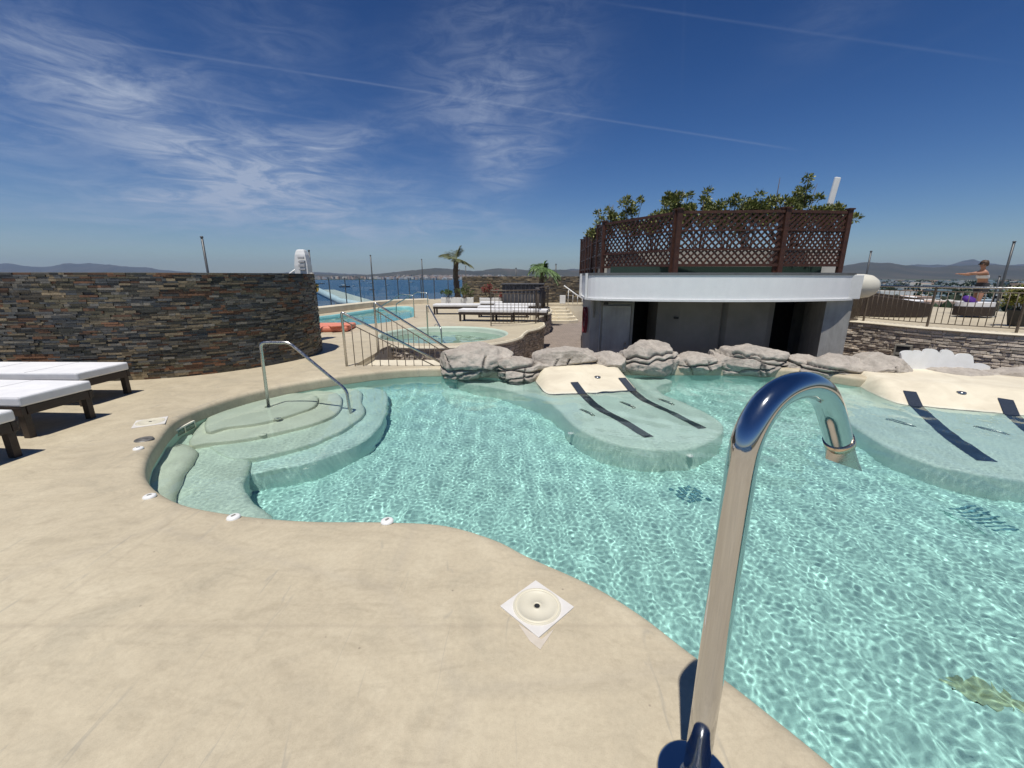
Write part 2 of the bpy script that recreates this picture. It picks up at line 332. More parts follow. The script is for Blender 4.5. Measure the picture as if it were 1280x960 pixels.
def stone_mat(name, rough, bs):
    m = M_(name, (.2, .2, .2), rough); nt, N, L, b = NT(m); at = N.new('ShaderNodeAttribute'); at.attribute_name = 'Col'; v = tc(m)
    c = mixc(m, .8, at.outputs[0], ramp(m, tex(m, v, 26, 8, .75), [(.3, (.55, .55, .55)), (.5, (1, 1, 1)), (.75, (1.35, 1.33, 1.3))]), 'MULTIPLY'); setc(m, c)
    p = bump(m, tex(m, v, 70, 6, .7), bs, .006); bump(m, tex(m, v, 18, 6, .65), bs, .02, p); return m
slate_m = stone_mat('stacked_slate', .55, .6); split_m = stone_mat('split_face_block', .85, .7)
leaf_m = M_('leaf_green', (.06, .1, .03), .5); nt, N, L, b = NT(leaf_m); at = N.new('ShaderNodeAttribute'); at.attribute_name = 'Col'; L.new(at.outputs[0], b.inputs['Base Color'])
bark_m = mottled('palm_bark', (.07, .05, .035), (.15, .115, .08), 14, .85, .6, 40, .01)
sand_m = mottled('alley_paving', (.2, .165, .135), (.28, .235, .195), 2, .8, .3, 40, .004)
nt, N, L, b = NT(sand_m); br = N.new('ShaderNodeTexBrick'); L.new(tc(sand_m), br.inputs[0]); br.inputs['Scale'].default_value = 2.2; br.inputs['Mortar Size'].default_value = .012; br.inputs['Color1'].default_value = (.30, .245, .205, 1); br.inputs['Color2'].default_value = (.25, .205, .175, 1); br.inputs['Mortar'].default_value = (.13, .11, .095, 1)
setc(sand_m, mixc(sand_m, .7, br.outputs[0], ramp(sand_m, tex(sand_m, tc(sand_m), 3, 8, .7), [(.3, (.75, .75, .75)), (.6, (1.1, 1.1, 1.1))]), 'MULTIPLY'))

# ---------------------------------------------------------------- pool
ZW = -.16
near = [(-3.60, 3.94), (-3.33, 3.5), (-3.05, 3.17), (-2.74, 2.93), (-2.38, 2.74), (-1.9, 2.61), (-1.4, 2.54), (-.88, 2.53), (-.45, 2.49), (-.1, 2.33), (.1, 2.17), (.44, 1.93), (.64, 1.73), (.78, 1.54), (.92, 1.35), (1.05, 1.16), (1.13, 1.03), (1.36, .62), (1.8, .1), (2.8, -.4), (5, -.5), (8, .3), (9.4, 2.2), (9.8, 4.2)]
far = [(9.3, 6.1), (7.9, 6.28), (6.6, 6.4), (5.8, 6.62), (5.2, 7.2), (4.2, 7.45), (3.2, 7.5), (2.0, 7.5), (.75, 7.4), (0, 7.25), (-.7, 7.38), (-1.3, 7.42), (-2.03, 7.3), (-2.84, 6.83), (-3.5, 6.2), (-3.88, 5.5), (-3.95, 4.7)]
outline = ccw([Vector((p.x, p.y)) for p in catmull([Vector((a, b_, 0)) for a, b_ in near+far], 8)])
outline = [Vector((p.x, p.y)) for p in resample([Vector((p.x, p.y, 0)) for p in outline], .06, True)]
FLOORZ = -1.0
def sweep(poly, prof, mat, name, parent=None, smooth=True):
    mb = MB(); n = len(poly); rings = []
    for d, z in prof:
        q = offset(poly, d) if d else poly; rings.append([(p.x, p.y, z) for p in q])
    vs = [p for r_ in rings for p in r_]; fs = [(i*n+k, i*n+(k+1) % n, (i+1)*n+(k+1) % n, (i+1)*n+k) for i in range(len(rings)-1) for k in range(n)]
    mb.add(vs, fs, None, smooth); return mb.build(name, mat, parent)
# rounded coping lip, same resin as the deck; then the wet wall
sweep(outline, [(.10, 0), (.075, -.002), (.05, -.007), (.028, -.016), (.012, -.030), (.003, -.047), (0, -.07), (0, -.20)], deck_m, 'pool_coping')['kind'] = 'structure'
pw = sweep(outline, [(.002, -.185), (.002, -.55), (-.015, -.70), (-.05, -.82), (-.11, -.91), (-.2, -.97), (-.32, FLOORZ)], turq_m, 'pool_wall'); pw['kind'] = 'structure'
mb = MB(); fl = offset(outline, -.32); tr = tessellate_polygon([[Vector((p.x, p.y, 0)) for p in fl]]); mb.add([(p.x, p.y, FLOORZ) for p in fl], tr)
pf = mb.build('pool_floor', turq_m); pf['kind'] = 'structure'
REC = [pw, pf]
# surface: real ripples on a closed body of water
def water_body(name, poly, step, z, zb, waves, seed, mat, grow=.03):
    g = offset(poly, grow); xs_ = [p[0] for p in g]; ys_ = [p[1] for p in g]
    xs = np.arange(min(xs_), max(xs_)+step, step); ys = np.arange(min(ys_), max(ys_)+step, step); X, Y = np.meshgrid(xs, ys)
    Z = np.full(X.shape, z); rng = np.random.default_rng(seed)
    for lam, amp in waves:
        a = rng.uniform(0, 6.283); k = 2*math.pi/lam; ph = rng.uniform(0, 6.283); w_ = rng.uniform(.3, 1.1); a2 = rng.uniform(0, 6.283)
        Z += amp*np.sin(k*(X*math.cos(a)+Y*math.sin(a))+ph+1.3*np.sin(w_*(X*math.cos(a2)+Y*math.sin(a2))))
    cx = (X[:-1, :-1]+step/2); cy = (Y[:-1, :-1]+step/2); cell = inside(g, cx, cy)
    n, m = X.shape; I = np.arange(n*m).reshape(n, m)
    F = np.stack([I[:-1, :-1], I[:-1, 1:], I[1:, 1:], I[1:, :-1]], -1)[cell]
    used = np.zeros(n*m, bool); used[F.ravel()] = True; new = np.cumsum(used)-1; F = new[F]
    V = np.stack([X, Y, Z], -1).reshape(-1, 3)[used]; nv = len(V)
    # boundary edges -> skirt and flat bottom ring
    E = np.concatenate([F[:, [0, 1]], F[:, [1, 2]], F[:, [2, 3]], F[:, [3, 0]]]); key = E.min(1)*nv+E.max(1)
    _, idx, cnt = np.unique(key, return_index=True, return_counts=True); B = E[idx[cnt == 1]]
    bv = np.unique(B); bmap = np.full(nv, -1); bmap[bv] = np.arange(len(bv))+nv
    VB = V[bv].copy(); VB[:, 2] = zb
    side = np.stack([B[:, 0], bmap[B[:, 0]], bmap[B[:, 1]], B[:, 1]], -1)
    # bottom: one fan round a centre vertex per boundary edge (below the floor, never seen)
    ctr = nv+len(bv); V = np.concatenate([V, VB, [[float(V[:, 0].mean()), float(V[:, 1].mean()), zb]]])
    quads = np.concatenate([F, side]); tris = np.stack([bmap[B[:, 0]], np.full(len(B), ctr), bmap[B[:, 1]]], -1)
    me = bpy.data.meshes.new(name); me.vertices.add(len(V)); me.vertices.foreach_set('co', V.ravel())
    nl = quads.size+tris.size; me.loops.add(nl); me.loops.foreach_set('vertex_index', np.concatenate([quads.ravel(), tris.ravel()]).astype(np.int32))
    npoly = len(quads)+len(tris); me.polygons.add(npoly)
    st = np.concatenate([np.arange(len(quads))*4, quads.size+np.arange(len(tris))*3]).astype(np.int32); me.polygons.foreach_set('loop_start', st)
    sm = np.concatenate([np.ones(len(F), bool), np.zeros(npoly-len(F), bool)]); me.update(calc_edges=True); me.polygons.foreach_set('use_smooth', sm)
    # keep the flat sides from bending the surface normals
    me.materials.append(mat); o = link(bpy.data.objects.new(name, me)); return o
def water_mat(name, col):
    m = bpy.data.materials.new(name); m.use_nodes = True; t = m.node_tree; t.nodes.clear(); o = t.nodes.new('ShaderNodeOutputMaterial')
    g = t.nodes.new('ShaderNodeBsdfGlass'); g.inputs['IOR'].default_value = 1.33; g.inputs['Roughness'].default_value = 0; g.inputs['Color'].default_value = (*col, 1)
    t.links.new(g.outputs[0], o.inputs['Surface']); return m
rng = random.Random(5)
waves = [(math.exp(rng.uniform(math.log(.027), math.log(.07))), 1) for _ in range(130)]+[(math.exp(rng.uniform(math.log(.15), math.log(.6))), 2) for _ in range(22)]
waves = [(l_, (.000052*(l_/.1)**1.55) if k == 1 else .00030*(l_/.25)**1.3) for l_, k in waves]
pool_water_m = water_mat('pool_water', (.90, 1, .985))
water = water_body('pool_water', outline, .0105, ZW, -1.45, waves, 3, pool_water_m); water['kind'] = 'structure'; water.cycles.is_caustics_caster = True

# submerged solids: outline with rounded rim, height given by a function of x, y
def shelf(name, poly, zf, zb, mat, parent=None, rim=.05, step=.12, wallmat=None):
    poly = ccw([Vector((p[0], p[1])) for p in poly]); n = len(poly)
    i1 = offset(poly, -rim*.3); i2 = offset(poly, -rim); pts = list(i2); nb = n
    xs = [p.x for p in poly]; ys = [p.y for p in poly]
    X, Y = np.meshgrid(np.arange(min(xs)+.03, max(xs), step), np.arange(min(ys)+.03, max(ys), step)); ok = inside(offset(poly, -rim-.04), X, Y)
    pts += [Vector((a, b_)) for a, b_ in zip(X[ok], Y[ok])]
    r_ = delaunay_2d_cdt(pts, [(i, (i+1) % n) for i in range(n)], [list(range(n))], 1, 1e-5)
    mb = MB(); mb.add([(p.x, p.y, zf(p.x, p.y)) for p in r_[0]], r_[2], None, True)
    rings = []
    for q, dz in ((i2, 0), (i1, -rim*.28), (poly, -rim), (poly, None)):
        rings.append([(p.x, p.y, zb if dz is None else zf(p.x, p.y)+dz) for p in q])
    vs = [p for g in rings for p in g]; mb.add(vs, [(i*n+k, i*n+(k+1) % n, (i+1)*n+(k+1) % n, (i+1)*n+k) for i in range(3) for k in range(n)], None, True)
    bm = bmesh.new(); me = bpy.data.meshes.new(name); me.from_pydata(mb.v, [], mb.f); bm.from_mesh(me); bmesh.ops.remove_doubles(bm, verts=bm.verts, dist=.0005); bmesh.ops.recalc_face_normals(bm, faces=bm.faces)
    bm.to_mesh(me); bm.free(); me.polygons.foreach_set('use_smooth', [True]*len(me.polygons)); me.materials.append(mat)
    o = link(bpy.data.objects.new(name, me)); REC.append(o)
    if parent: o.parent = parent
    return o
def sm(P, n=6, closed=True): return [Vector((p.x, p.y)) for p in catmull([Vector((a, b_, 0)) for a, b_ in P], n, closed)]
steps = empty('pool_steps', (-3.1, 5.2, FLOORZ), 0, 'broad curved entry steps fanning into the shallow left end of the pool', 'steps')
inv = lambda o: None
def under(o, par): o.parent = par; o.matrix_parent_inverse = par.matrix_world.inverted(); 
bpy.context.view_layer.update()
curves = [([(-3.60, 4.62), (-3.45, 4.78), (-3.14, 4.94), (-2.9, 5.3), (-2.80, 5.67), (-3.06, 6.2)], -.188, [(-3.6, 6.25), (-4.05, 5.5), (-3.92, 5.05)]),
          ([(-3.62, 4.34), (-3.42, 4.36), (-3.12, 4.47), (-2.74, 4.77), (-2.46, 5.13), (-2.43, 5.6), (-2.8, 6.4)], -.30, [(-3.5, 6.5), (-4.1, 5.6), (-3.95, 5.0)]),
          ([(-2.80, 4.06), (-2.39, 4.35), (-2.17, 4.74), (-2.07, 5.15), (-2.09, 5.6), (-2.3, 6.1), (-2.6, 6.75)], -.42, [(-3.3, 6.8), (-3.9, 5.9), (-3.9, 4.9), (-3.2, 4.2)]),
          ([(-2.74, 3.80), (-2.4, 3.92), (-2.1, 4.12), (-1.80, 4.6), (-1.74, 5.2), (-1.86, 5.9), (-2.25, 6.9)], -.545, [(-3.2, 6.9), (-3.9, 5.9), (-3.9, 4.9), (-3.2, 4.0)])]
for c_, z_, back in curves:
    P = sm(c_+back, 8)
    under(shelf('step', P, lambda x, y, z_=z_: z_, FLOORZ-.05, stepm if z_ > -.4 else (deepstep_m if z_ > -.5 else lowstep_m), None, .035), steps)
bench = shelf('underwater_bench', sm([(-3.95, 4.75), (-3.3, 4.45), (-2.84, 4.14), (-2.66, 3.86), (-2.54, 3.58), (-2.28, 3.28), (-1.95, 3.02), (-1.75, 2.72), (-2.3, 2.6), (-3.0, 2.75), (-3.6, 3.2), (-3.8, 4.0)]), lambda x, y: -.45, FLOORZ-.05, deepstep_m, None, .06)
tag(bench, 'wide submerged bench at the left end of the pool beside the entry steps', 'pool bench')
seat = shelf('pool_side_seat', sm([(-3.72, 4.35), (-3.42, 4.2), (-3.28, 3.95), (-3.12, 3.6), (-2.92, 3.25), (-2.72, 2.98), (-2.9, 2.8), (-3.3, 3.0), (-3.62, 3.4), (-3.8, 3.9)]), lambda x, y: -.3, -.6, stepm, None, .09)
tag(seat, 'rounded raised seat curving along the left pool wall', 'pool seat')
ledge_m = plaster('ledge_plaster', (.76, .87, .79)); nt, N, L, b = NT(ledge_m); src = b.inputs['Base Color'].links[0].from_socket
sx = N.new('ShaderNodeSeparateXYZ'); L.new(tc(ledge_m), sx.inputs[0]); wl_ = ramp(ledge_m, sx.outputs[2], [(0, g1(0)), (1, g1(1))]); mr = N.new('ShaderNodeMapRange'); L.new(sx.outputs[2], mr.inputs[0]); mr.inputs[1].default_value = -.21; mr.inputs[2].default_value = -.14
setc(ledge_m, mixc(ledge_m, mr.outputs[0], src, ramp(ledge_m, tex(ledge_m, tc(ledge_m), 2.2, 8, .65, .6), [(.3, (.62, .55, .42)), (.55, (.74, .67, .52)), (.75, (.80, .74, .59))])))  # cream ledge; the green below the waterline paints in the tint of the water
# the two underwater lounger shelves
def ledge(name, poly, zf, label):
    o = shelf(name, poly, zf, FLOORZ-.05, ledge_m, None, .05, .07); return tag(o, label, 'lounging ledge', 'lounging ledges in the pool')
def axis_z(o, d, prof):
    d = Vector(d).normalized(); xs = [a for a, _ in prof]; zs = [b_ for _, b_ in prof]
    return lambda x, y: float(np.interp((x-o[0])*d.x+(y-o[1])*d.y, xs, zs))
prof1 = [(-.3, .05), (0, .05), (.5, -.06), (1.15, -.2), (1.75, -.34), (2.25, -.33), (3.2, -.42), (4, -.44)]
O1 = (1.3, 7.3); D1 = (.18, -1)
L1 = sm([(-1.0, 7.35), (-.22, 6.8), (.31, 6.25), (.63, 5.61), (.77, 5.01), (.97, 4.62), (1.24, 4.38), (1.6, 4.27), (1.95, 4.3), (2.27, 4.48), (2.55, 4.75), (2.73, 5.1), (2.73, 5.5), (2.58, 6.05), (2.45, 6.45), (2.5, 6.9), (2.9, 7.3), (2.5, 7.75), (1.3, 7.8), (0, 7.6)], 5)
az1 = axis_z(O1, D1, prof1)
def zf1(x, y):      # raised only between the two cheeks, falling away to flared skirts on either side
    z = az1(x, y); w = max(0, max((.62-(x-.14*(7.3-y)*.0+0))/.45, (x-1.88-.1*(7.3-y))/.3)); w = min(1, w); w = w*w*(3-2*w)
    return z*(1-w)+min(z, -.40)*w
ledge1 = ledge('pool_lounging_ledge', L1, zf1, 'rounded cream lounging ledge with two dark stripes jutting into the middle of the pool')
prof2 = [(-.3, .06), (0, .06), (.38, -.05), (.72, -.18), (1.4, -.34), (2.1, -.33), (3.0, -.42), (4, -.44)]
O2 = (6.4, 6.05); D2 = (-.42, -1)
L2 = sm([(4.7, 7.2), (4.95, 6.5), (4.7, 5.9), (4.45, 5.4), (4.28, 4.78), (4.18, 4.35), (4.22, 3.98), (4.4, 3.73), (4.8, 3.5), (5.6, 3.25), (6.6, 3.2), (7.6, 3.6), (8.2, 4.4), (8.6, 5.3), (8.8, 6.6), (7.5, 7.0), (6.0, 7.1)], 5)
az2 = axis_z(O2, D2, prof2)
def zf2(x, y):
    z = az2(x, y); xl = 5.78-(6.3-y)*.34; w = min(1, max(0, (xl-x)/.3)); w = w*w*(3-2*w); return z*(1-w)+min(z, -.42)*w
ledge2 = ledge('pool_lounging_ledge', L2, zf2, 'wide cream lounging ledge with dark stripes at the right edge of the pool')
def strip(name, pts, w, zf, mat, parent, lift=.014):
    pts = resample([Vector((a, b_, 0)) for a, b_ in pts], .08); mb = MB(); vs = []
    for i, p in enumerate(pts):
        t = (pts[min(i+1, len(pts)-1)]-pts[max(i-1, 0)]).normalized(); n = Vector((t.y, -t.x, 0))
        for s_ in (-1, 1):
            q = p+n*w/2*s_; vs.append((q.x, q.y, zf(q.x, q.y)+lift))
    mb.add(vs, [(2*i, 2*i+1, 2*i+3, 2*i+2) for i in range(len(pts)-1)]); o = mb.build(name, mat, parent, recalc=False); REC.append(o); return o
def grab(name, x, y, zf, ang, parent):
    z = zf(x, y); mb = MB(); c_, s_ = math.cos(ang), math.sin(ang)
    pt = lambda t, h: (x+c_*t, y+s_*t, z+h)
    mb.tube([pt(-.14, 0), pt(-.13, .04), pt(-.10, .062), pt(.10, .062), pt(.13, .04), pt(.14, 0)], .017, 8)
    for t in (-.14, .14): mb.lathe(pt(t, 0), [(0, .012), (.028, .012), (.03, 0)], 12)
    return mb.build(name, steel_m, parent)
def jet(name, c_, parent, r=.035, mat=None, label=None):
    mb = MB(); mb.lathe(c_, [(0, .016), (r*.35, .018), (r*.45, .012), (r*.85, .014), (r, .006), (r, -.01)], 20); o = mb.build(name, mat or white_m, parent)
    return o
strip('stripe', [(1.02, 6.62), (1.19, 5.75), (1.41, 5.2), (1.62, 4.6)], .13, zf1, stripe_m, ledge1)
strip('stripe', [(1.86, 6.85), (1.97, 6.0), (2.22, 5.5), (2.38, 4.9)], .13, zf1, stripe_m, ledge1)
for x, y in ((1.03, 5.47), (1.67, 5.78), (2.32, 6.02)): grab('grab_handle', x, y, zf1, R(-62), ledge1)
strip('stripe', [(5.85, 5.9), (5.38, 5.0), (5.1, 4.5), (4.86, 3.92)], .15, zf2, stripe_m, ledge2)
strip('stripe', [(6.8, 5.5), (6.3, 4.8), (6.0, 4.3), (5.75, 3.7)], .15, zf2, stripe_m, ledge2)
for x, y in ((5.03, 5.08), (5.8, 4.75)): grab('grab_handle', x, y, zf2, R(-68), ledge2)
for (x, y, zf, L_) in ((1.45, 6.86, zf1, ledge1), (6.45, 5.75, zf2, ledge2)):
    o = jet('jet_nozzle', (x, y, zf(x, y)+.005), L_, .055, steel_m)
for x, y in ((.74, 4.95), (1.98, 4.29)): jet('jet_nozzle', (x, y, -.6), ledge1, .04)
for x, y, z in ((-3.02, 5.08, -.2), (-2.95, 4.62, -.315)): under(jet('step_light', (x, y, z+.012), None, .045, stepm), steps)
REC += [o for o in steps.children]
for o in list(ledge1.children)+list(ledge2.children): REC.append(o)
# floor fittings
grate_m = mottled('blue_grey_grate', (.10, .24, .30), (.16, .34, .40), 20, .5)
def grid_drain(name, x, y, n, s, label):
    r_ = empty(name, (x, y, FLOORZ), R(12), label, 'drain'); mb = MB()
    for i in range(n):
        for j in range(n):
            if (i*7+j*5) % 4: mb.box(((i-n/2+.5)*s, (j-n/2+.5)*s, .012), (s*.72, s*.72, .02))
    REC.append(mb.build('grate_tiles', grate_m, r_)); mb = MB(); mb.box((0, 0, .002), (n*s, n*s, .006)); REC.append(mb.build('frame', turq_m, r_))
grid_drain('floor_drain', 1.8, 3.82, 6, .05, 'square drain of small dark tiles on the bottom in the middle of the pool')
r_ = empty('suction_grille', (4.18, 3.28, FLOORZ), R(5), 'dark louvred suction grille on the pool bottom toward the right edge', 'drain'); mb = MB()
for i in range(7): mb.box((0, (i-3)*.055, .02), (.34-.03*abs(i-3), .018, .02))
REC.append(mb.build('slats', grate_m, r_)); mb = MB(); mb.box((0, 0, .005), (.46, .42, .012), bev=.004); REC.append(mb.build('base_plate', turq_m, r_))
mb = MB(); rr = random.Random(2)
P = [Vector((math.cos(a)*.26*rr.uniform(.55, 1.1), math.sin(a)*.09*rr.uniform(.45, 1.3), 0)) for a in np.linspace(0, 6.28, 70)[:-1]]
vs = [(2.62+p.x*.7+p.y*.5, 1.78+p.y*.8-.4*p.x, FLOORZ+.004) for p in P]; mb.add(vs, tessellate_polygon([[Vector((a[0], a[1], 0)) for a in vs]])); algae_m = mottled('olive_stain', (.30, .36, .20), (.42, .56, .42), 30)
o = tag(mb.build('algae_stain', algae_m), 'olive brown stain on the pool bottom in the lower right corner', 'stain'); REC.append(o)
# skimmer mouth set in the left wall
sk = empty('wall_skimmer', (-3.945, 4.70, -.235), R(95), 'square skimmer mouth with glass blocks in the left pool wall', 'skimmer')
mb = MB(); mb.box((0, 0, 0), (.34, .03, .19)); mb.build('flap', mottled('teal_glass', (.05, .12, .10), (.1, .2, .17), 20, .2), sk)
mb = MB()
for a in (-.18, 0, .18): mb.box((a, .0, 0), (.018, .045, .21))
for a in (-.1, .1): mb.box((0, .0, a), (.378, .044, .018))
mb.build('frame', stepm, sk)
REC += list(sk.children)
for o in REC: o.cycles.is_caustics_receiver = True

# ---------------------------------------------------------------- deck, alley, terrace edge
JC = (-1.97, 12.1); JR = 2.25
arc = [(JC[0]+JR*math.cos(R(a)), JC[1]+JR*math.sin(R(a))) for a in range(245, 361, 6)]
edge_right = [(.45, 12.9), (.85, 13.6), (1.08, 14.4), (1.12, 15.4), (.95, 16.4), (1.05, 17.4), (1.35, 18.4), (1.75, 19.6), (1.95, 21), (2.0, 23), (2.0, 25.2)]
deck_outer = [(-12, -7), (17, -7), (17, 6.6), (9.9, 6.75), (7.9, 6.85), (6.4, 7.0), (5.7, 7.45), (5.0, 7.95), (.3, 7.95), (-.9, 7.9), (-1.1, 7.62), (-2.95, 7.62), (-2.95, 8.8), (-3.0, 9.5)]+arc+edge_right+[(8.5, 25.3), (8.5, 34), (-2.5, 34), (-6.3, 31.5), (-8.2, 26), (-9, 20), (-9.5, 16.5), (-12, 14)]
inf_pool = [(-8.3, 16.4), (-7.7, 14.2), (-6.6, 13.9), (-5.7, 14.25), (-4.8, 14.9), (-4.3, 16.2), (-4.15, 17.6), (-4.6, 19.6), (-5.2, 22.2), (-5.9, 23.6), (-6.7, 22.9), (-7.2, 21), (-7.7, 18.6)]
inf_pool = ccw([Vector((p.x, p.y)) for p in catmull([Vector((a, b_, 0)) for a, b_ in inf_pool], 5)])
jac = [Vector((JC[0]+1.78*math.cos(a), JC[1]+1.78*math.sin(a))) for a in np.linspace(0, 2*math.pi, 65)[:-1]]
mb = MB(); loops = [[Vector((a, b_, 0)) for a, b_ in deck_outer], [Vector((p.x, p.y, 0)) for p in offset(outline, .10)], [Vector((p.x, p.y, 0)) for p in offset(jac, .08)], [Vector((p.x, p.y, 0)) for p in offset(inf_pool, .05)]]
tr = tessellate_polygon(loops); allp = [p for l_ in loops for p in l_]; mb.add([tuple(p) for p in allp], tr)
n0 = len(deck_outer); b0 = len(mb.v); mb.add([(a, b_, 0) for a, b_ in deck_outer]+[(a, b_, -.07) for a, b_ in deck_outer], [(i, (i+1) % n0, (i+1) % n0+n0, i+n0) for i in range(n0)])
me_o = mb.build('pool_deck', deck_m); me_o['kind'] = 'structure'
mb = MB(); mb.add([(a, b_, -.07) for a, b_ in deck_outer]+[(a, b_, -16) for a, b_ in deck_outer], [(i, (i+1) % n0, (i+1) % n0+n0, i+n0) for i in range(n0)])
mb.build('terrace_side', cream_m)['kind'] = 'structure'
# lower paved alley
mb = MB(); mb.add([(-3.2, 7.7, -.95), (14, 7.7, -.95), (14, 26, -.95), (-3.2, 26, -.95)], [(0, 1, 2, 3)]); mb.build('alley_paving', sand_m)['kind'] = 'structure'
# stairs down to the alley
mb = MB(); nst = 5; xs0, xs1 = -2.95, -1.2
for i in range(nst):
    x0 = xs0+(xs1-xs0)*i/nst; z1 = -.02-.93*(i+.6)/nst; mb.box(((x0+xs1)/2+.0, 8.21, (z1-.97)/2), (xs1-x0, 1.16, z1+.97))
mb.build('stone_stairs', cream_m); tag(bpy.data.objects['stone_stairs'], 'short cream stairway going down behind the pool between two railings', 'stairs')

# ---------------------------------------------------------------- stone walls made of single stones
def stone_wall(name, path, z0, z1, rows, lens, depth, palette, mat, label, cap=None, seed=1, thick=.2, gap=.004, taper=0, parent=None, capw=.0, group=None, rough=0, core_mat=None):
    rg = random.Random(seed); root = empty(name, (path[0][0], path[0][1], z0), 0, label, 'wall', group) if parent is None else parent
    off = Vector(root.location); P = resample([Vector((a, b_, 0)) for a, b_ in path], .05); L_ = [0]
    for i in range(1, len(P)): L_.append(L_[-1]+(P[i]-P[i-1]).length)
    def at(s):
        s = min(max(s, 0), L_[-1]); i = min(int(s/L_[-1]*(len(P)-1)), len(P)-2)
        while i > 0 and L_[i] > s: i -= 1
        while i < len(P)-2 and L_[i+1] < s: i += 1
        p = P[i].lerp(P[i+1], (s-L_[i])/max(L_[i+1]-L_[i], 1e-9)); t = (P[min(i+2, len(P)-1)]-P[max(i-1, 0)]).normalized(); return p, Vector((t.y, -t.x, 0))
    mb = MB(); z = z0; 
    panel = {}
    while z < z1-.004:
        h = min(rg.uniform(*rows), z1-z)
        if z1-z-h < rows[0]*.6: h = z1-z
        s = -rg.uniform(0, lens[1])
        while s < L_[-1]:
            l_ = rg.uniform(*lens)*(1 if rg.random() < .8 else .45); a, b_ = max(s, 0), min(s+l_, L_[-1])
            if b_-a > .01:
                d = rg.uniform(*depth); key = (int(s/.55+rg.random()*.6), int((z-z0)/.14)); col = palette(rg, key)
                k = max(1, int((b_-a)/.14)); cols = []
                for j in range(k+1):
                    q, n = at(a+gap/2+(b_-a-gap)*j/k); dd = d+(rg.uniform(-1, 1)*rough if rough else 0); cols.append((q, n, dd))
                vs = []
                for q, n, dd in cols:
                    for (u_, zz) in ((-.02, z+gap/2), (dd, z+gap/2+rough*.5), (dd+(rg.uniform(-1, 1)*rough*.6), z+h-gap/2-rough*.4), (-.02, z+h-gap/2)):
                        w_ = q+n*u_; vs.append((w_.x-off.x, w_.y-off.y, zz-off.z))
                fs = []
                for j in range(k):
                    for r__ in range(3): fs.append((j*4+r__, (j+1)*4+r__, (j+1)*4+r__+1, j*4+r__+1))
                fs += [(0, 1, 2, 3), (k*4+3, k*4+2, k*4+1, k*4)]
                mb.add(vs, fs, col)
            s += l_
        z += h
    mb.build('stone_facing' , mat, root, recalc=False)
    # core behind the facing
    core = MB(); m_ = len(P); vs = []
    for i in range(m_):
        q, n = at(L_[i])
        for u_, zz in ((-.01, z0), (-.01, z1-.006), (-thick, z1-.006), (-thick, z0)): w_ = q+n*u_; vs.append((w_.x-off.x, w_.y-off.y, zz-off.z))
    fs = [(i*4+k, (i+1)*4+k, (i+1)*4+(k+1) % 4, i*4+(k+1) % 4) for i in range(m_-1) for k in range(3)]+[(0, 1, 2, 3), tuple((m_-1)*4+k for k in (3, 2, 1, 0))]
    core.add(vs, fs); core.build('core', core_mat or shade_m, root)
    if cap:
        cm = MB(); vs = []
        for i in range(m_):
            q, n = at(L_[i])
            for u_, zz in ((depth[1]+capw, z1+.002), (depth[1]+capw+.012, z1+cap*.5), (depth[1]+capw-.01, z1+cap), (-thick, z1+cap), (-thick, z1+.002)): w_ = q+n*u_; vs.append((w_.x-off.x, w_.y-off.y, zz-off.z))
        fs = [(i*5+k, (i+1)*5+k, (i+1)*5+(k+1) % 5, i*5+(k+1) % 5) for i in range(m_-1) for k in range(5)]+[(0, 1, 2, 3, 4), tuple((m_-1)*5+k for k in (4, 3, 2, 1, 0))]
        cm.add(vs, fs); cm.build('coping_cap', cream_m, root)
    return root
slate_cols = [(.075, .083, .088), (.11, .115, .115), (.05, .052, .05), (.14, .135, .12), (.14, .125, .08), (.19, .155, .10), (.19, .095, .05), (.13, .07, .04), (.26, .205, .13), (.05, .05, .04), (.11, .095, .07), (.20, .185, .155)]
def slate_pal(rg, key):
    r2 = random.Random(key[0]*131+key[1]*17); b = slate_cols[r2.randrange(12)] if rg.random() < .5 else slate_cols[rg.randrange(12)]; k = rg.uniform(.6, 1.45); return tuple(min(.4, x*k*.78) for x in b)
def split_pal(rg, key): k = rg.uniform(.72, 1.2); b = rg.choice([(.56, .48, .39), (.62, .535, .44), (.50, .43, .35), (.66, .58, .48)]); return tuple(x*k for x in b)
mortar_m = mottled('mortar', (.28, .23, .19), (.36, .30, .25), 12, .9, .5, 60, .006)
wall_path = [(-13, 6.0), (-9.5, 6.12), (-7.6, 6.24), (-6.35, 6.40), (-5.68, 6.6), (-5.20, 6.86), (-4.72, 7.32), (-4.40, 7.85), (-4.22, 8.4), (-4.20, 9.0), (-4.5, 9.6), (-5.4, 10.1), (-6.6, 10.4), (-9, 10.6)]
wp = [(p.x, p.y) for p in catmull([Vector((a, b_, 0)) for a, b_ in wall_path], 6, False)]
sw = stone_wall('slate_wall', wp, 0, 1.66, (.022, .042), (.06, .26), (.002, .026), slate_pal, slate_m, 'tall curved wall clad in dark stacked slate behind the near sunbeds', seed=4, thick=.25, gap=.002)
mb = MB(); poly = [(p[0]-sw.location.x, p[1]-sw.location.y) for p in [(-13, 6.1), (-9.5, 6.22), (-6.3, 6.5), (-5.3, 6.95), (-4.8, 7.4), (-4.50, 7.9), (-4.32, 8.4), (-4.30, 8.95), (-4.6, 9.5), (-5.5, 9.98), (-9, 10.5), (-13, 10.5)]]
mb.prism(poly, 1.60, 1.665); mb.build('wall_top', shade_m, sw)
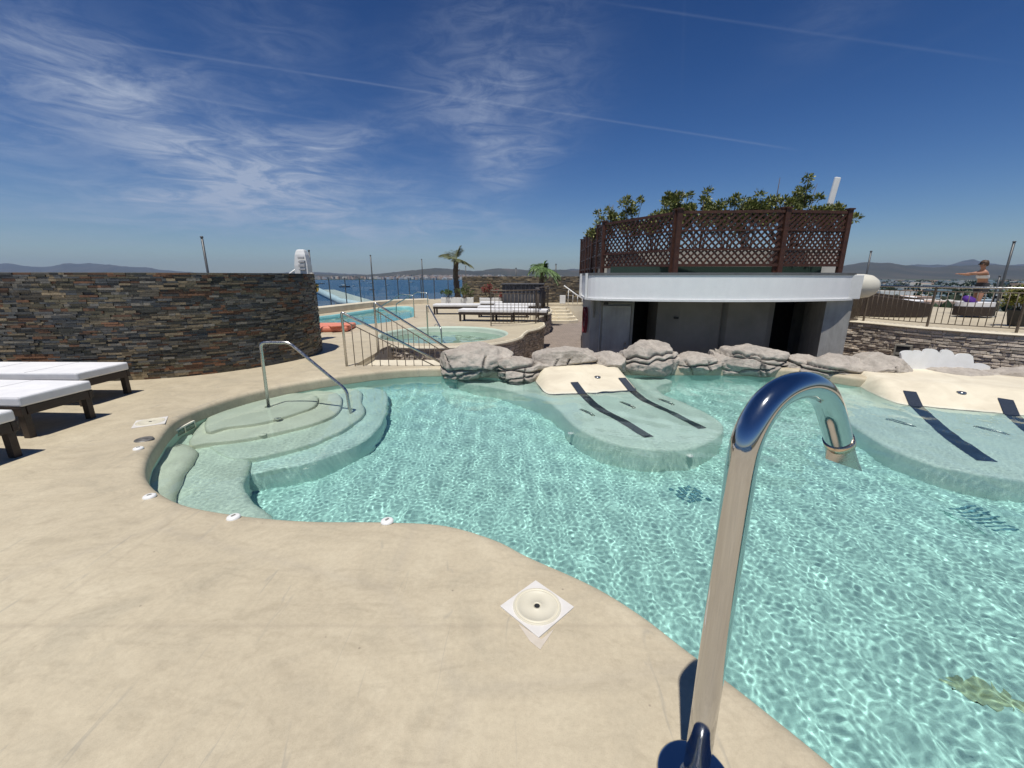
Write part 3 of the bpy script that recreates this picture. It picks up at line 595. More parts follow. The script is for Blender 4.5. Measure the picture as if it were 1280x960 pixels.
# hot tub raised stone edge and the terrace edge behind it
stone_wall('retaining_wall', arc+edge_right[:5], -.95, -.09, (.05, .085), (.10, .24), (.01, .045), split_pal, split_m, 'curved split stone wall holding up the round hot tub and terrace edge', cap=.085, seed=8, thick=.08, capw=.02, rough=.014, gap=.005, core_mat=mortar_m)
stone_wall('retaining_wall', edge_right[4:], -.95, -.09, (.05, .085), (.10, .24), (.01, .045), split_pal, split_m, 'farther stretch of split stone wall beside the paved alley leading to the steps', cap=.085, seed=9, thick=.08, capw=.02, rough=.014, gap=.005, core_mat=mortar_m)
rp = [(8.7, 15.5), (8.6, 13.5), (8.9, 12.0), (9.35, 11.0), (9.6, 10.1), (10.1, 9.2), (10.8, 8.45), (11.8, 7.9), (13.2, 7.5), (15.5, 7.2)]
rpath = [(p.x, p.y) for p in catmull([Vector((a, b_, 0)) for a, b_ in rp], 6, False)]
RZ = .45
stone_wall('retaining_wall', rpath, -.95, RZ-.05, (.05, .08), (.12, .26), (.01, .045), split_pal, split_m, 'curved split stone wall on the right carrying the upper terrace and its railing', cap=.05, seed=12, thick=.3, capw=.01, rough=.018, gap=.006, core_mat=mortar_m)
mb = MB(); poly = [(p[0], p[1]) for p in rpath]+[(17, 7.0), (17, 30), (8.7, 30)]; mb.prism(poly, RZ-.2, RZ-.02); mb.build('upper_terrace', deck_m)['kind'] = 'structure'

# ---------------------------------------------------------------- small round pools
def round_water(name, poly, z, seed, col, step=.05):
    r2 = random.Random(seed); wv_ = [(math.exp(r2.uniform(math.log(.2), math.log(.7))), 0) for _ in range(24)]; wv_ = [(l_, .0003*(l_/.25)**1.2) for l_, _ in wv_]
    o = water_body(name, poly, step, z, z-1.3, wv_, seed, water_mat(name, col)); o.cycles.is_caustics_caster = True; o['kind'] = 'structure'; return o
tub = empty('hot_tub', (JC[0], JC[1], -.95), 0, 'round raised hot tub with cream rim beyond the stair railings', 'hot tub')
jp = [Vector((p.x-JC[0], p.y-JC[1])) for p in jac]
def basin(poly, prof, mat, name, par, zoff=0, wallm=None):
    mb = MB(); n = len(poly); rings = [[(p.x, p.y, z-zoff) for p in (offset(poly, d) if d else poly)] for d, z in prof]
    vs = [p for r_ in rings for p in r_]; fs = [(i*n+k, i*n+(k+1) % n, (i+1)*n+(k+1) % n, (i+1)*n+k) for i in range(len(rings)-1) for k in range(n)]
    mb.add(vs, fs, None, True); b_ = (len(rings)-1)*n; last = [Vector((*p[:2], 0)) for p in rings[-1]]
    for t in tessellate_polygon([last]): mb.f.append(tuple(b_+i for i in t)); mb.smooth.append(False)
    o = mb.build(name, mat, par); o.cycles.is_caustics_receiver = True; return o
basin(jp, [(.08, 0), (.05, -.006), (.02, -.025), (.0, -.06), (0, -.36), (-.45, -.40), (-.5, -.85)], plaster('tub_plaster', (.50, .60, .50)), 'tub_basin', tub, -.95)
round_water('hot_tub_water', jac, -.17, 21, (.9, 1, .97))
ob = basin(inf_pool, [(.05, .0), (.03, -.008), (.0, -.04), (0, -.9)], plaster('far_pool_plaster', (.30, .60, .60)), 'far_pool_basin', None); ob['kind'] = 'structure'
round_water('far_pool_water', inf_pool, -.10, 22, (.85, 1, 1), .08)
mb = MB(); P = catmull([(-9.2, 16.2, 0), (-8.75, 18.6, 0), (-8.2, 21, 0), (-7.5, 23.6, 0), (-6.6, 25.3, 0), (-5.2, 26.2, 0)], 8, False)
vs = []
for i, p in enumerate(P):
    t = (P[min(i+1, len(P)-1)]-P[max(i-1, 0)]).normalized(); n_ = Vector((t.y, -t.x, 0))
    for u_, z in ((.22, 0), (.22, .26), (.17, .30), (-.17, .30), (-.22, .26), (-.22, -.5)): q = p+n_*u_; vs.append((q.x, q.y, z))
mb.add(vs, [(i*6+k, (i+1)*6+k, (i+1)*6+k+1, i*6+k+1) for i in range(len(P)-1) for k in range(5)]+[tuple(range(6))[::-1], tuple((len(P)-1)*6+k for k in range(6))])
tag(mb.build('pool_kerb_wall', cream_m), 'low cream curved kerb along the far side of the small far pool', 'low wall')

# ---------------------------------------------------------------- artificial rocks
def boulder(lab, u0, u1, vt, vb, y, seed, depth=.5, cracks=2, lean=0., peak=.5, flat=3.3, zb=-.22):
    d = y*math.cos(PITCH)+.25*(CAM_H)
    xa, xb = WP(u0, vb, y).x, WP(u1, vb, y).x; zt = WP((u0+u1)/2, vt, y+.02).z
    w = (xb-xa)/2*1.36; h = (zt-zb)/2*1.02; cx = (xa+xb)/2; cz = (zt+zb)/2; cy = y+depth*.5
    bm = bmesh.new(); bmesh.ops.create_icosphere(bm, subdivisions=6 if w > .35 else 5, radius=1)
    rg = random.Random(seed); o3 = Vector((seed*7.3, seed*3.1, seed*1.7)); cr = [(rg.uniform(-.55, .35), rg.uniform(-.5, .5), rg.uniform(.5, 2)) for _ in range(cracks)]
    vc = [(rg.uniform(-.7, .7), rg.uniform(-.6, .6)) for _ in range(1+(w > .5))]
    cols = []; planes = [(Vector((rg.gauss(0, 1), rg.gauss(-.35, .7), rg.gauss(.35, .6))).normalized(), rg.uniform(.70, .95)) for _ in range(20)]
    for v in bm.verts:
        n = v.co.normalized(); p = n.copy()
        e = flat; s_ = (abs(p.x)**e+abs(p.y)**e+abs(p.z)**e)**(-1/e); p = p*s_
        # profile: highest at `peak`
        t = (p.x+1)/2; prof = 1-.42*min(1, abs(t-peak)/.62)**1.6
        if p.z > 0: p.z *= prof
        q = Vector((p.x*w, p.y*depth*.72, p.z*h))
        for (pn, pd) in planes:
            dt = q.dot(pn); sup = math.sqrt((pn.x*w)**2+(pn.y*depth*.72)**2+(pn.z*h)**2)*pd
            if dt > sup: q = q-pn*(dt-sup)*.96
        disp = .03*mnoise.noise(q*2.6+o3)+.026*mnoise.fractal(q*6+o3, .8, 2.1, 6)
        # slabby ledges
        zz = q.z+.10*mnoise.noise(q*1.6+o3)+.05*q.x; k = .19; fr = (zz/k) % 1
        disp += .007*(min(1, fr*2.2)-.5)
        g = 0
        for (a, sl_, wv) in cr:
            dd = abs(q.z-(a*h+sl_*q.x*.5+.07*mnoise.noise(Vector((q.x*3*wv, seed, 0))))); g = max(g, math.exp(-(dd/.016)**2))
        for (a, sl_) in vc:
            dd = abs(q.x-(a*w+sl_*(q.z)*.9+.06*mnoise.noise(Vector((q.z*5, seed+5, 0))))); g = max(g, .9*math.exp(-(dd/.013)**2)*(1 if q.z < h*.45 else .0))
        v.co = q+n*(disp-.07*g); cols.append(1-.55*g)
    me = bpy.data.meshes.new('boulder'); bm.to_mesh(me); bm.free(); me.polygons.foreach_set('use_smooth', [True]*len(me.polygons))
    wet = [min(1, max(.5, .55+(cz+v.co.z+.17)*6)) for v in me.vertices]
    a = me.color_attributes.new('Col', 'FLOAT_COLOR', 'POINT'); a.data.foreach_set('color', [x for c_, w_ in zip(cols, wet) for x in (c_*w_, c_*w_*(1.03 if w_ < .9 else 1), c_*w_, 1)])
    me.materials.append(rock_m); o = link(bpy.data.objects.new('boulder', me)); o.location = (cx, cy, cz)
    return tag(o, lab, 'rock', 'rocks lining the far edge of the pool')
for q in [
    ('tall lumpy grey rock at the left end of the rock border beside the stair railing', 553, 634, 432, 480, 7.15, 1, .6, 2, 0, .38),
    ('low layered grey rock just left of the lounging ledge with two dark stripes', 620, 680, 449, 481, 7.05, 2, .55, 3, 0, .3),
    ('flat layered rock above the left corner of the middle lounging ledge', 674, 748, 438, 474, 7.35, 3, .55, 3, 0, .5),
    ('small rock wedged between the layered rock and the big domed rock', 738, 786, 443, 472, 7.4, 4, .5, 1, 0, .6),
    ('big domed rock behind the right shoulder of the middle lounging ledge', 776, 848, 430, 474, 7.4, 5, .6, 2, 0, .5),
    ('low rock right of the big domed rock in front of the grey wall', 843, 904, 443, 474, 7.45, 6, .55, 1, 0, .25),
    ('narrow small rock between two longer rocks before the shaded wall', 897, 924, 444, 474, 7.45, 7, .5, 1, 0, .5),
    ('long rock rising to a point in front of the dark doorway', 902, 997, 434, 477, 7.4, 8, .6, 3, 0, .68),
    ('rounded rock between the pointed rock and the stacked slab rock', 988, 1030, 446, 478, 7.3, 9, .5, 2, 0, .5),
    ('stacked slab rock behind the chrome spout near the grey pillar', 1016, 1090, 447, 492, 6.95, 10, .6, 4, 0, .4),
    ('pyramid shaped pale rock left of the white scalloped board', 1082, 1148, 447, 484, 6.75, 11, .55, 0, 0, .5),
    ('low cracked rock right of the pyramid shaped rock', 1143, 1206, 470, 488, 6.55, 12, .5, 2, 0, .4),
    ('long flat rock under the right end of the white scalloped board', 1180, 1266, 467, 492, 6.5, 13, .55, 2, 0, .4),
    ('rock at the right edge of the photo past the long flat rock', 1252, 1345, 464, 494, 6.4, 14, .55, 1, 0, .4)]: boulder(*q)

# ---------------------------------------------------------------- bar building with planted roof
B = empty('pool_bar_building', (4.5, 9, -.95), 0, 'low grey building with white curved roof band and shaded openings behind the rocks', 'building')
BO = Vector(B.location)
def L2G(p): return (p[0]-BO.x, p[1]-BO.y)
front = [(p.x, p.y) for p in catmull([(1.62, 9.25, 0), (1.74, 9.0, 0), (2.2, 8.76, 0), (3.1, 8.5, 0), (4.4, 8.38, 0), (5.7, 8.5, 0), (6.7, 8.78, 0), (7.2, 9.0, 0)], 6, False)]
roof_poly = [(x+(.05 if x < 1.8 else 0), y+.06) for x, y in front]+[(7.40, 9.4), (7.9, 11.5), (8.2, 16), (7, 18.5), (4.6, 19), (3.05, 17.9), (2.25, 13.5)]
Z0, Z1 = 1.13, 1.63
def band(poly_open, z0, z1, th, mat, name, zs=None):
    mb = MB(); P = resample([Vector((*L2G(p), 0)) for p in poly_open], .12); vs = []
    for i, p in enumerate(P):
        t = (P[min(i+1, len(P)-1)]-P[max(i-1, 0)]).normalized(); n_ = Vector((t.y, -t.x, 0))
        for u_, z in ((0, z0), (0, z1), (-th, z1), (-th, z0)): q = p+n_*u_; vs.append((q.x, q.y, z+.95))
    m = len(P); mb.add(vs, [(i*4+k, (i+1)*4+k, (i+1)*4+(k+1) % 4, i*4+(k+1) % 4) for i in range(m-1) for k in range(4)]+[(0, 1, 2, 3), ((m-1)*4+3, (m-1)*4+2, (m-1)*4+1, (m-1)*4)])
    return mb.build(name, mat, B)
side_l = [(2.9, 18), (2.55, 15.8), (2.1, 13), (1.72, 10.4)]
band(side_l+front, Z0, Z1, .15, paint_m, 'roof_fascia')
out = lambda P, d: [(p.x, p.y) for p in [Vector(P[i])+Vector(((Vector(P[min(i+1, len(P)-1)])-Vector(P[max(i-1, 0)])).normalized().y, -(Vector(P[min(i+1, len(P)-1)])-Vector(P[max(i-1, 0)])).normalized().x))*d for i in range(len(P))]]
allf = side_l+front
band(out(allf, .025), Z0-.012, Z0+.03, .06, white_m, 'drip_edge')
band(out(allf, .012), Z1, Z1+.05, .3, mottled('grey_roof_edging', (.10, .105, .11), (.16, .165, .17), 5), 'roof_edging')
mb = MB(); mb.prism([L2G(p) for p in [(p[0], p[1]) for p in roof_poly]], Z0+.95+.02, Z1+.95-.01); mb.build('roof_slab', grey_m, B)
for x_, y_ in ((1.60, 9.22), (1.70, 10.6), (2.12, 13.2)):
    mb = MB(); mb.box((x_-BO.x, y_-BO.y, (Z0+Z1)/2+.97), (.05, .06, Z1-Z0+.05)); mb.build('trim_post', white_m, B)
# end block on the right
mb = MB(); mb.box((7.20-BO.x, 9.12-BO.y, 1.39+.95), (.32, .30, .50), rz=R(12), bev=.012); mb.build('end_block', white_m, B)
# walls under the band
def wallpoly(pts, z0, z1, mat, name, th=.12):
    mb = MB(); P = [Vector((*L2G(p), 0)) for p in pts]; vs = []
    for i, p in enumerate(P):
        t = (P[min(i+1, len(P)-1)]-P[max(i-1, 0)]).normalized(); n_ = Vector((t.y, -t.x, 0))
        for u_, z in ((0, z0), (0, z1), (-th, z1), (-th, z0)): q = p+n_*u_; vs.append((q.x, q.y, z+.95))
    m = len(P); mb.add(vs, [(i*4+k, (i+1)*4+k, (i+1)*4+(k+1) % 4, i*4+(k+1) % 4) for i in range(m-1) for k in range(4)]+[(0, 1, 2, 3), ((m-1)*4+3, (m-1)*4+2, (m-1)*4+1, (m-1)*4)])
    return mb.build(name, mat, B)
wallpoly([(2.95, 17.6), (2.3, 13.5), (1.82, 10.2), (1.80, 9.62)], -.95, Z0+.02, grey_m, 'side_wall')
wl = wallpoly([(1.80, 9.62), (2.2, 9.45), (2.72, 9.39), (2.74, 10.3)], -.95, Z0+.02, grey_m, 'wall')
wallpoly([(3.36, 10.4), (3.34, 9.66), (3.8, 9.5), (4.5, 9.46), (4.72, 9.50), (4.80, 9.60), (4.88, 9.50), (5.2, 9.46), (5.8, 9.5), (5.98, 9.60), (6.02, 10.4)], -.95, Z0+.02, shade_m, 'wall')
wallpoly([(7.02, 10.1), (6.62, 8.90), (7.30, 9.06), (7.5, 9.5), (7.66, 11.6)], -.95, Z0+.02, grey_m, 'wall')
mb = MB(); mb.box((5.1-BO.x, 11.3-BO.y, 1.05), (5.0, .1, 2.1)); mb.build('back_wall', black_m, B)  # black colour stands in for the shade of the interior behind the openings
# service door and hatch on the left wall
d = empty('service_door', (0, 0, 0)); d.parent = B; d.location = (2.33-BO.x, 9.365-BO.y, 1.0); d.rotation_euler = (0, 0, R(-8))
mb = MB(); mb.box((0, 0, 0), (.62, .04, 1.86), bev=.006); dl = mb.build('door_leaf', grey_m, d)
mb = MB()
for x in (-.33, .33): mb.box((x, .0, 0), (.03, .07, 1.94))
mb.box((0, 0, .985), (.69, .07, .03)); mb.build('door_frame', shade_m, d)
mb = MB(); mb.tube([(.22, -.02, -.05), (.22, -.06, -.05), (.22, -.06, .07), (.22, -.02, .07)], .009, 6); mb.box((.22, -.025, .01), (.03, .01, .24)); mb.build('door_handle', steel_m, d)
mb = MB(); mb.box((1.86-BO.x, 9.57-BO.y, 1.9), (.03, .04, .5)); mb.build('pipe_cover', shade_m, B)
mb = MB(); mb.tube([(1.99-BO.x, 9.42-BO.y, 0), (1.99-BO.x, 9.42-BO.y, 2.06)], .022, 8); mb.build('drain_pipe', grey_m, B)
mb = MB(); mb.box((2.08-BO.x, 9.36-BO.y, 1.98), (.09, .07, .05), bev=.01); mb.build('wall_sensor', black_m, B)
mb = MB(); mb.box((3.72-BO.x, 9.5-BO.y, 1.65), (.10, .05, .05), bev=.01); mb.build('wall_lamp', black_m, B)
hs = MB(); pts = [Vector((1.75-BO.x+.03*math.cos(a*.7), 10.05-BO.y+.16*math.cos(a), 1.55+.30*math.sin(a))) for a in np.linspace(0, 6.28*3, 60)]; hs.tube(pts, .018, 6)
o = hs.build('garden_hose', mottled('dull_red_rubber', (.16, .02, .03), (.22, .03, .04), 10)); o.location = BO; tag(o, 'coiled dark red hose hanging on the left side of the grey building', 'hose')

# lattice screen on the roof
T = empty('lattice_screen', (4.6, 9.1, 1.68), 0, 'dark brown wooden lattice screen running round the roof edge of the grey building', 'trellis'); TO = Vector(T.location)
tp = [(2.65, 16.6), (2.5, 14.6), (2.38, 12.9), (2.36, 11.3), (3.50, 9.28), (5.64, 9.12), (7.05, 9.30)]
TZ0, TZ1 = 1.84, 2.90
def lattice(p, q, dense, name):
    P = Vector((*p, 0)); Q = Vector((*q, 0)); Lh = (Q-P).length; t = (Q-P)/Lh; n_ = Vector((t.y, -t.x, 0)); H_ = TZ1-TZ0; mb = MB()
    a = .07; w = Lh-2*a
    def bar(x0, z0, x1, z1, off_, wd=.022, th=.010):
        A = P+t*x0+n_*off_; Bq = P+t*x1+n_*off_; A.z = z0; Bq.z = z1; dv = (Bq-A).normalized(); s_ = dv.cross(n_)*wd/2; nn = n_*th/2
        vs = [A-s_-nn, A+s_-nn, A+s_+nn, A-s_+nn, Bq-s_-nn, Bq+s_-nn, Bq+s_+nn, Bq-s_+nn]
        mb.add([v_-TO for v_ in vs], [(0, 1, 2, 3), (7, 6, 5, 4), (0, 4, 5, 1), (1, 5, 6, 2), (2, 6, 7, 3), (3, 7, 4, 0)])
    sp = .098 if not dense else .085
    for sgn, off_ in ((1, .006), (-1, -.006)):
        k = -H_
        while k < w+H_:
            x0, x1 = k, k+H_; z0, z1 = TZ0, TZ1
            xa, xb = max(x0, 0), min(x1, w)
            if xb-xa > .02:
                za = z0+(xa-x0); zb_ = z0+(xb-x0)
                if sgn < 0: za, zb_ = TZ1-(za-TZ0), TZ1-(zb_-TZ0)
                bar(a+xa, za, a+xb, zb_, off_, .038 if not dense or sgn < 0 else .044)
            k += sp*1.414
    fr = .055
    for z in (TZ0, TZ1): bar(a*.5, z, Lh-a*.5, z, 0, fr, .04)
    bar(a*.5, TZ0+H_*.30, Lh-a*.5, TZ0+H_*.30, .017, .04, .012); bar(a*.5, TZ0+H_*.66, Lh-a*.5, TZ0+H_*.66, .017, .03, .012)
    return mb.build(name, lattice_m, T, recalc=False)
for i in range(len(tp)-1): lattice(tp[i], tp[i+1], i == 5, 'lattice_panel')
for i, p in enumerate(tp+[(2.36, 12.1), (2.44, 13.7), (2.58, 15.6), (3.44, 9.36), (5.56, 9.16)]):
    w_ = .10 if i < 7 else .07; mb = MB(); mb.box((p[0]-TO.x, p[1]-TO.y, (TZ1+.05+1.66)/2-TO.z), (w_, w_*.8, TZ1+.05-1.66), rz=R(5)); mb.box((p[0]-TO.x, p[1]-TO.y, TZ1+.065-TO.z), (w_+.03, w_+.02, .03), rz=R(5)); mb.build('post', lattice_m, T)
# planters behind the screen
pot_m = mottled('pale_planter', (.42, .41, .38), (.55, .54, .50), 3, .8)
for i, (x, y, w_, rz) in enumerate([(3.1, 10.8, 1.5, -52), (4.75, 10.0, 2.0, -3), (6.7, 10.0, 1.5, 6), (2.75, 12.8, 1.4, -88)]):
    t = empty('roof_planter', (x, y, 1.62), R(rz), ['pale planter trough behind the left part of the lattice screen', 'pale planter trough behind the middle lattice panel', 'pale planter trough behind the right lattice panel', 'pale planter trough far back behind the left side of the lattice screen'][i], 'planter', 'planter troughs on the roof')
    mb = MB(); mb.box((0, 0, .30), (w_, .45, .55), bev=.03); mb.build('trough', pot_m, t); mb = MB(); mb.box((0, 0, .565), (w_-.08, .37, .03)); mb.build('soil', mottled('soil', (.04, .03, .02), (.07, .05, .035), 20), t)
mb = MB(); mb.prism([(-2.2, -.0), (2.5, .0), (2.5, .02), (-2.2, .02)], 0, .18); o = mb.build('mesh_strip', mottled('green_mesh', (.008, .02, .015), (.03, .07, .05), 60), None, (4.4, 9.62, 1.64)); tag(o, 'low dark green mesh strip under the lattice screen on the roof', 'mesh')

def leaf(mb, p, d, l_, w_, col, droop=.0, nrm=None):
    d = d.normalized(); s_ = d.cross(nrm or Vector((random.uniform(-1, 1), random.uniform(-1, 1), random.uniform(-1, 1)))).normalized(); n_ = d.cross(s_)
    a = p; m1 = p+d*l_*.5+s_*w_/2+n_*w_*.12; m2 = p+d*l_*.5-s_*w_/2+n_*w_*.12; e = p+d*l_-Vector((0, 0, droop*l_)); mm = p+d*l_*.5
    mb.add([a, m1, e, m2, mm], [(0, 1, 4), (1, 2, 4), (2, 3, 4), (3, 0, 4)], col, False)
def shrub(loc, h, w_, seed, lab, group, nst=9, cols=((.12, .14, .035), (.21, .23, .06), (.32, .32, .10), (.42, .40, .16)), ls=(.05, .09), name='oleander_shrub', cat='shrub', cl=85, lw=.5):
    rg = random.Random(seed); random.seed(seed); root = empty(name, loc, 0, lab, cat, group); st = MB(); lf = MB()
    for i in range(nst):
        a = rg.uniform(0, 6.28); r_ = w_*.5*math.sqrt(rg.random()); hh = h*rg.uniform(.62, 1)*(1-.35*(r_/(w_*.5))**2); tip = Vector((r_*math.cos(a), r_*math.sin(a)*.8, hh)); b0 = Vector((tip.x*.3, tip.y*.3, 0)); mid = b0.lerp(tip, .55)+Vector((rg.uniform(-.04, .04), rg.uniform(-.04, .04), 0))
        st.tube([b0, mid, tip], [.012, .009, .004], 5)
        for k in range(2+(rg.random() < .5)):
            c0 = tip.lerp(mid, rg.uniform(0, .75)); off_ = Vector((rg.gauss(0, .08), rg.gauss(0, .08), rg.gauss(0, .05)))*min(1, w_*1.6); c1 = c0+off_; st.tube([mid.lerp(tip, .3), c1], [.005, .003], 4)
            sp = rg.uniform(.07, .13)
            for _ in range(cl):
                n_ = Vector((rg.gauss(0, 1), rg.gauss(0, 1), rg.gauss(.25, .9))).normalized(); p = c1+n_*sp*rg.uniform(.1, 1)
                base = cols[min(len(cols)-1, int(abs(rg.gauss(0, 1.35))))]; kk = rg.uniform(.75, 1.25); leaf(lf, p, n_+Vector((0, 0, .35)), rg.uniform(*ls), rg.uniform(*ls)*lw, tuple(x*kk for x in base))
    st.build('stems', bark_m, root); lf.build('leaves', leaf_m, root, recalc=False); return root
SG = 'shrubs in the roof planters'
zb_ = 2.2
for i, (u, vt, y, w_, n_, lab) in enumerate([
    (760, 251, 12.4, .62, 10, 'leftmost small dense shrub at the left end of the roof planting'), (792, 243, 11.6, .62, 10, 'spiky topped shrub second from the left above the lattice'),
    (822, 240, 11.0, .6, 11, 'low round shrub between the spiky topped shrub and the taller shrub'), (848, 228, 10.6, .62, 14, 'tall shrub just left of the tallest lattice corner post'),
    (882, 232, 10.3, .66, 11, 'airy shrub with thin bare twigs right of the tall left shrub'), (916, 232, 10.2, .46, 9, 'narrow upright shrub with bare stems above the middle lattice panel'),
    (942, 232, 10.2, .56, 13, 'dense upright shrub right of the narrow bare stemmed shrub'), (1002, 219, 10.0, 1.15, 26, 'largest and tallest shrub above the right lattice post'),
    (1046, 244, 10.1, .46, 8, 'thin feathery shrub at the right end beside the white antenna')]):
    top = WP(u, vt, y); shrub((top.x, y, zb_), top.z-zb_, w_*1.3, 40+i, lab, SG, n_)
mb = MB(); b_ = WP(968, 262, 10.3); t_ = WP(975, 222, 10.3); mb.tube([(b_.x, b_.y, 2.2), t_.lerp(b_, .5), t_], [.012, .01, .006], 5)
tag(mb.build('bare_branch', bark_m), 'thin bare leaning branch just left of the largest roof shrub', 'branch')
an = empty('antenna', (7.6, 10.9, 1.62), 0, 'slanted white panel antenna on a pole at the right end of the roof', 'antenna'); a0 = WP(1034, 262, 10.9); a1 = WP(1042, 228, 10.9)
mb = MB(); mb.tube([Vector((a0.x+.0, 10.9, 1.66))-Vector(an.location), a1-Vector(an.location)-Vector((0, 0, .05))], .02, 8); mb.build('mast', steel_m, an)
c_ = (a0+a1)/2-Vector(an.location); mb = MB(); mb.box((c_.x+.02, c_.y-.05, c_.z+.05), (.13, .07, .72), bev=.02, ry=R(7)); mb.build('panel', white_m, an)
# cream rounded tank at the right end of the building
mb = MB(); c0 = WP(1078, 358, 10.4); pr = [(0, -.62), (.16, -.62), (.25, -.57), (.29, -.45), (.29, .25), (.27, .42), (.21, .55), (.10, .62), (0, .63)]
mb.lathe((0, 0, 0), pr, 28); o = mb.build('water_tank', mottled('cream_plastic', (.62, .59, .50), (.70, .67, .57), 4, .5), None, (c0.x-.16, 10.5, c0.z+.0)); o.rotation_euler = (0, R(90), R(8)); tag(o, 'cream rounded tank sticking out at the right end of the roof band', 'tank')
if 0: mb = MB(); mb.box((0, 0, 0), (.5, .5, 1.95)); o = mb.build('tank_pedestal', grey_m, None, (c0.x-.05, 10.6, -.95+.98)); tag(o, 'grey pedestal in the gap under the cream rounded tank', 'pedestal')

# ---------------------------------------------------------------- polished water spout
sp = empty('water_spout', (.60, 1.0, 0), R(28), 'tall polished steel swan neck water spout on the deck in the foreground', 'water spout')
mb = MB(); mb.lathe((0, 0, 0), [(0, .013), (.108, .013), (.114, .011), (.118, .006), (.119, 0)], 64); mb.build('base_flange', chrome_m, sp)
mb = MB(); mb.lathe((0, 0, .013), [(.036, .010), (.041, .008), (.045, .003), (.047, 0)], 48); mb.build('weld_ring', steel_m, sp)
pth = [(0, 0, .012), (0, 0, .4), (0, 0, .8), (0, 0, 1.06)]
ctrl = [(.000, 1.120), (.006, 1.185), (.030, 1.238), (.075, 1.284), (.142, 1.309), (.231, 1.311), (.32, 1.283), (.383, 1.233), (.434, 1.174), (.494, 1.096)]
cc = catmull([Vector((x, 0, z)) for x, z in [(0, 1.06)]+ctrl], 6, False)
mb = MB(); mb.tube([Vector(p) for p in pth[:-1]]+cc, .038, 48, caps=True); mb.build('swan_neck_pipe', chrome_m, sp)
e = cc[-1]; dd = (cc[-1]-cc[-4]).normalized()
mb = MB(); mb.tube([e-dd*.012, e+dd*.016], .0415, 48); mb.build('collar_ring', mottled('brass_tinted_steel', (.62, .50, .38), (.70, .58, .46), 20, .18, metal=1), sp)
# nozzle flattening out into a wide blade
mb = MB(); XW = Vector((math.cos(R(28)), -math.sin(R(28)), 0)); YW = Vector((math.sin(R(28)), math.cos(R(28)), 0)); secs = []; e2 = e+dd*.014
for t in (0, .15, .4, .7, 1):
    t2 = t**1.2; ring = []
    for a in np.linspace(0, 2*math.pi, 33)[:-1]:
        ca = (math.cos(a)+1)/2; p0 = XW*.041*math.cos(a)+YW*.041*math.sin(a)-Vector((0, 0, .012*math.cos(a))); p1 = XW*(-.036+.128*ca)+YW*.012*math.sin(a)+Vector((0, 0, -.050-.045*ca)); ring.append(e2+p0.lerp(p1, t2))
    secs.append(ring)
vs = [p for s_ in secs for p in s_]; mb.add(vs, [(i*32+k, i*32+(k+1) % 32, (i+1)*32+(k+1) % 32, (i+1)*32+k) for i in range(len(secs)-1) for k in range(32)], None, True); mb.build('blade_nozzle', steel_m, sp)

# ---------------------------------------------------------------- handrails
hr = empty('pool_handrail', (-3.42, 5.58, -.185), 0, 'bent steel handrail standing in the entry steps of the big pool', 'handrail')
def bend(P, r=.06, n=6):
    P = [Vector(p) for p in P]; out = [P[0]]
    for i in range(1, len(P)-1):
        a = (P[i-1]-P[i]); b_ = (P[i+1]-P[i]); rr_ = min(r, a.length*.45, b_.length*.45); A = P[i]+a.normalized()*rr_; Bq = P[i]+b_.normalized()*rr_
        for k in range(n+1):
            t = k/n; out.append(A.lerp(P[i], t).lerp(P[i].lerp(Bq, t), t))
    out.append(P[-1]); return out
mb = MB(); mb.tube(bend([(0, 0, .0), (.02, 0, .925), (.40, .01, .925), (1.13, -.02, .26), (1.20, -.1, -.54)], .07), .021, 16); mb.build('rail_tube', steel_m, hr)
mb = MB(); mb.lathe((0, 0, 0), [(0, .012), (.045, .012), (.05, 0)], 20); mb.build('base_plate', steel_m, hr)
def stair_rail(name, P0, P1, z0, z1, nb, lab, curve=None):
    r_ = empty(name, P0, 0, lab, 'railing', 'railings of the stairs behind the pool'); d = Vector(P1)-Vector(P0)
    a = Vector((0, 0, z0)); b_ = Vector((d.x, d.y, d.z+z1)); mb = MB(); mb.tube(bend([Vector((0, 0, 0)), a, b_], .05), .023, 12); mb.build('handrail', steel_m, r_)
    mb = MB(); o1 = Vector((0, 0, -.13)); mb.tube([a*.86, b_+o1+Vector((0, 0, .0))], .010, 8); mb.build('under_rail', iron_m, r_)
    for k in range(1, nb+1):
        t = k/(nb+1); top = a.lerp(b_, t)+Vector((0, 0, -.12)); mb = MB(); zb2 = -.0-.93*max(0, (t*d.length-.1)/1.75) if d.z < -.2 else 0
        mb.tube([Vector((top.x, top.y, max(zb2, -.93))), top], .008, 6); mb.build('baluster', iron_m, r_)
    mb = MB(); mb.tube([b_, Vector((b_.x, b_.y, d.z))], .02, 10); mb.build('lower_post', steel_m, r_)
    return r_
stair_rail('stair_railing', (-3.05, 7.52, 0), (-1.2, 7.58, -.93), .99, .93, 11, 'steel stair railing nearer the pool behind its left far corner')
stair_rail('stair_railing', (-2.88, 8.84, 0), (-1.22, 8.86, -.93), 1.08, .93, 14, 'steel stair railing farther from the pool in front of the hot tub')
jr = empty('hot_tub_handrail', (-2.62, 12.95, -.35), 0, 'thin bent steel handrail stepping down into the round hot tub', 'handrail')
mb = MB(); mb.tube(bend([(0, 0, 0), (0, 0, 1.09), (.06, 0, 1.09), (.58, -1.0, .52), (.62, -1.1, -.1)], .05), .021, 10); mb.build('rail_tube', steel_m, jr)
mb = MB(); mb.tube([(.1+.06*math.cos(a), .3, .40+.09*math.sin(a)) for a in np.linspace(0, math.pi, 10)], .012, 6); o = mb.build('grab_loop', steel_m, None, (-2.62, 13.6, -.42)); tag(o, 'small steel grab loop on the far rim of the hot tub', 'grab rail')
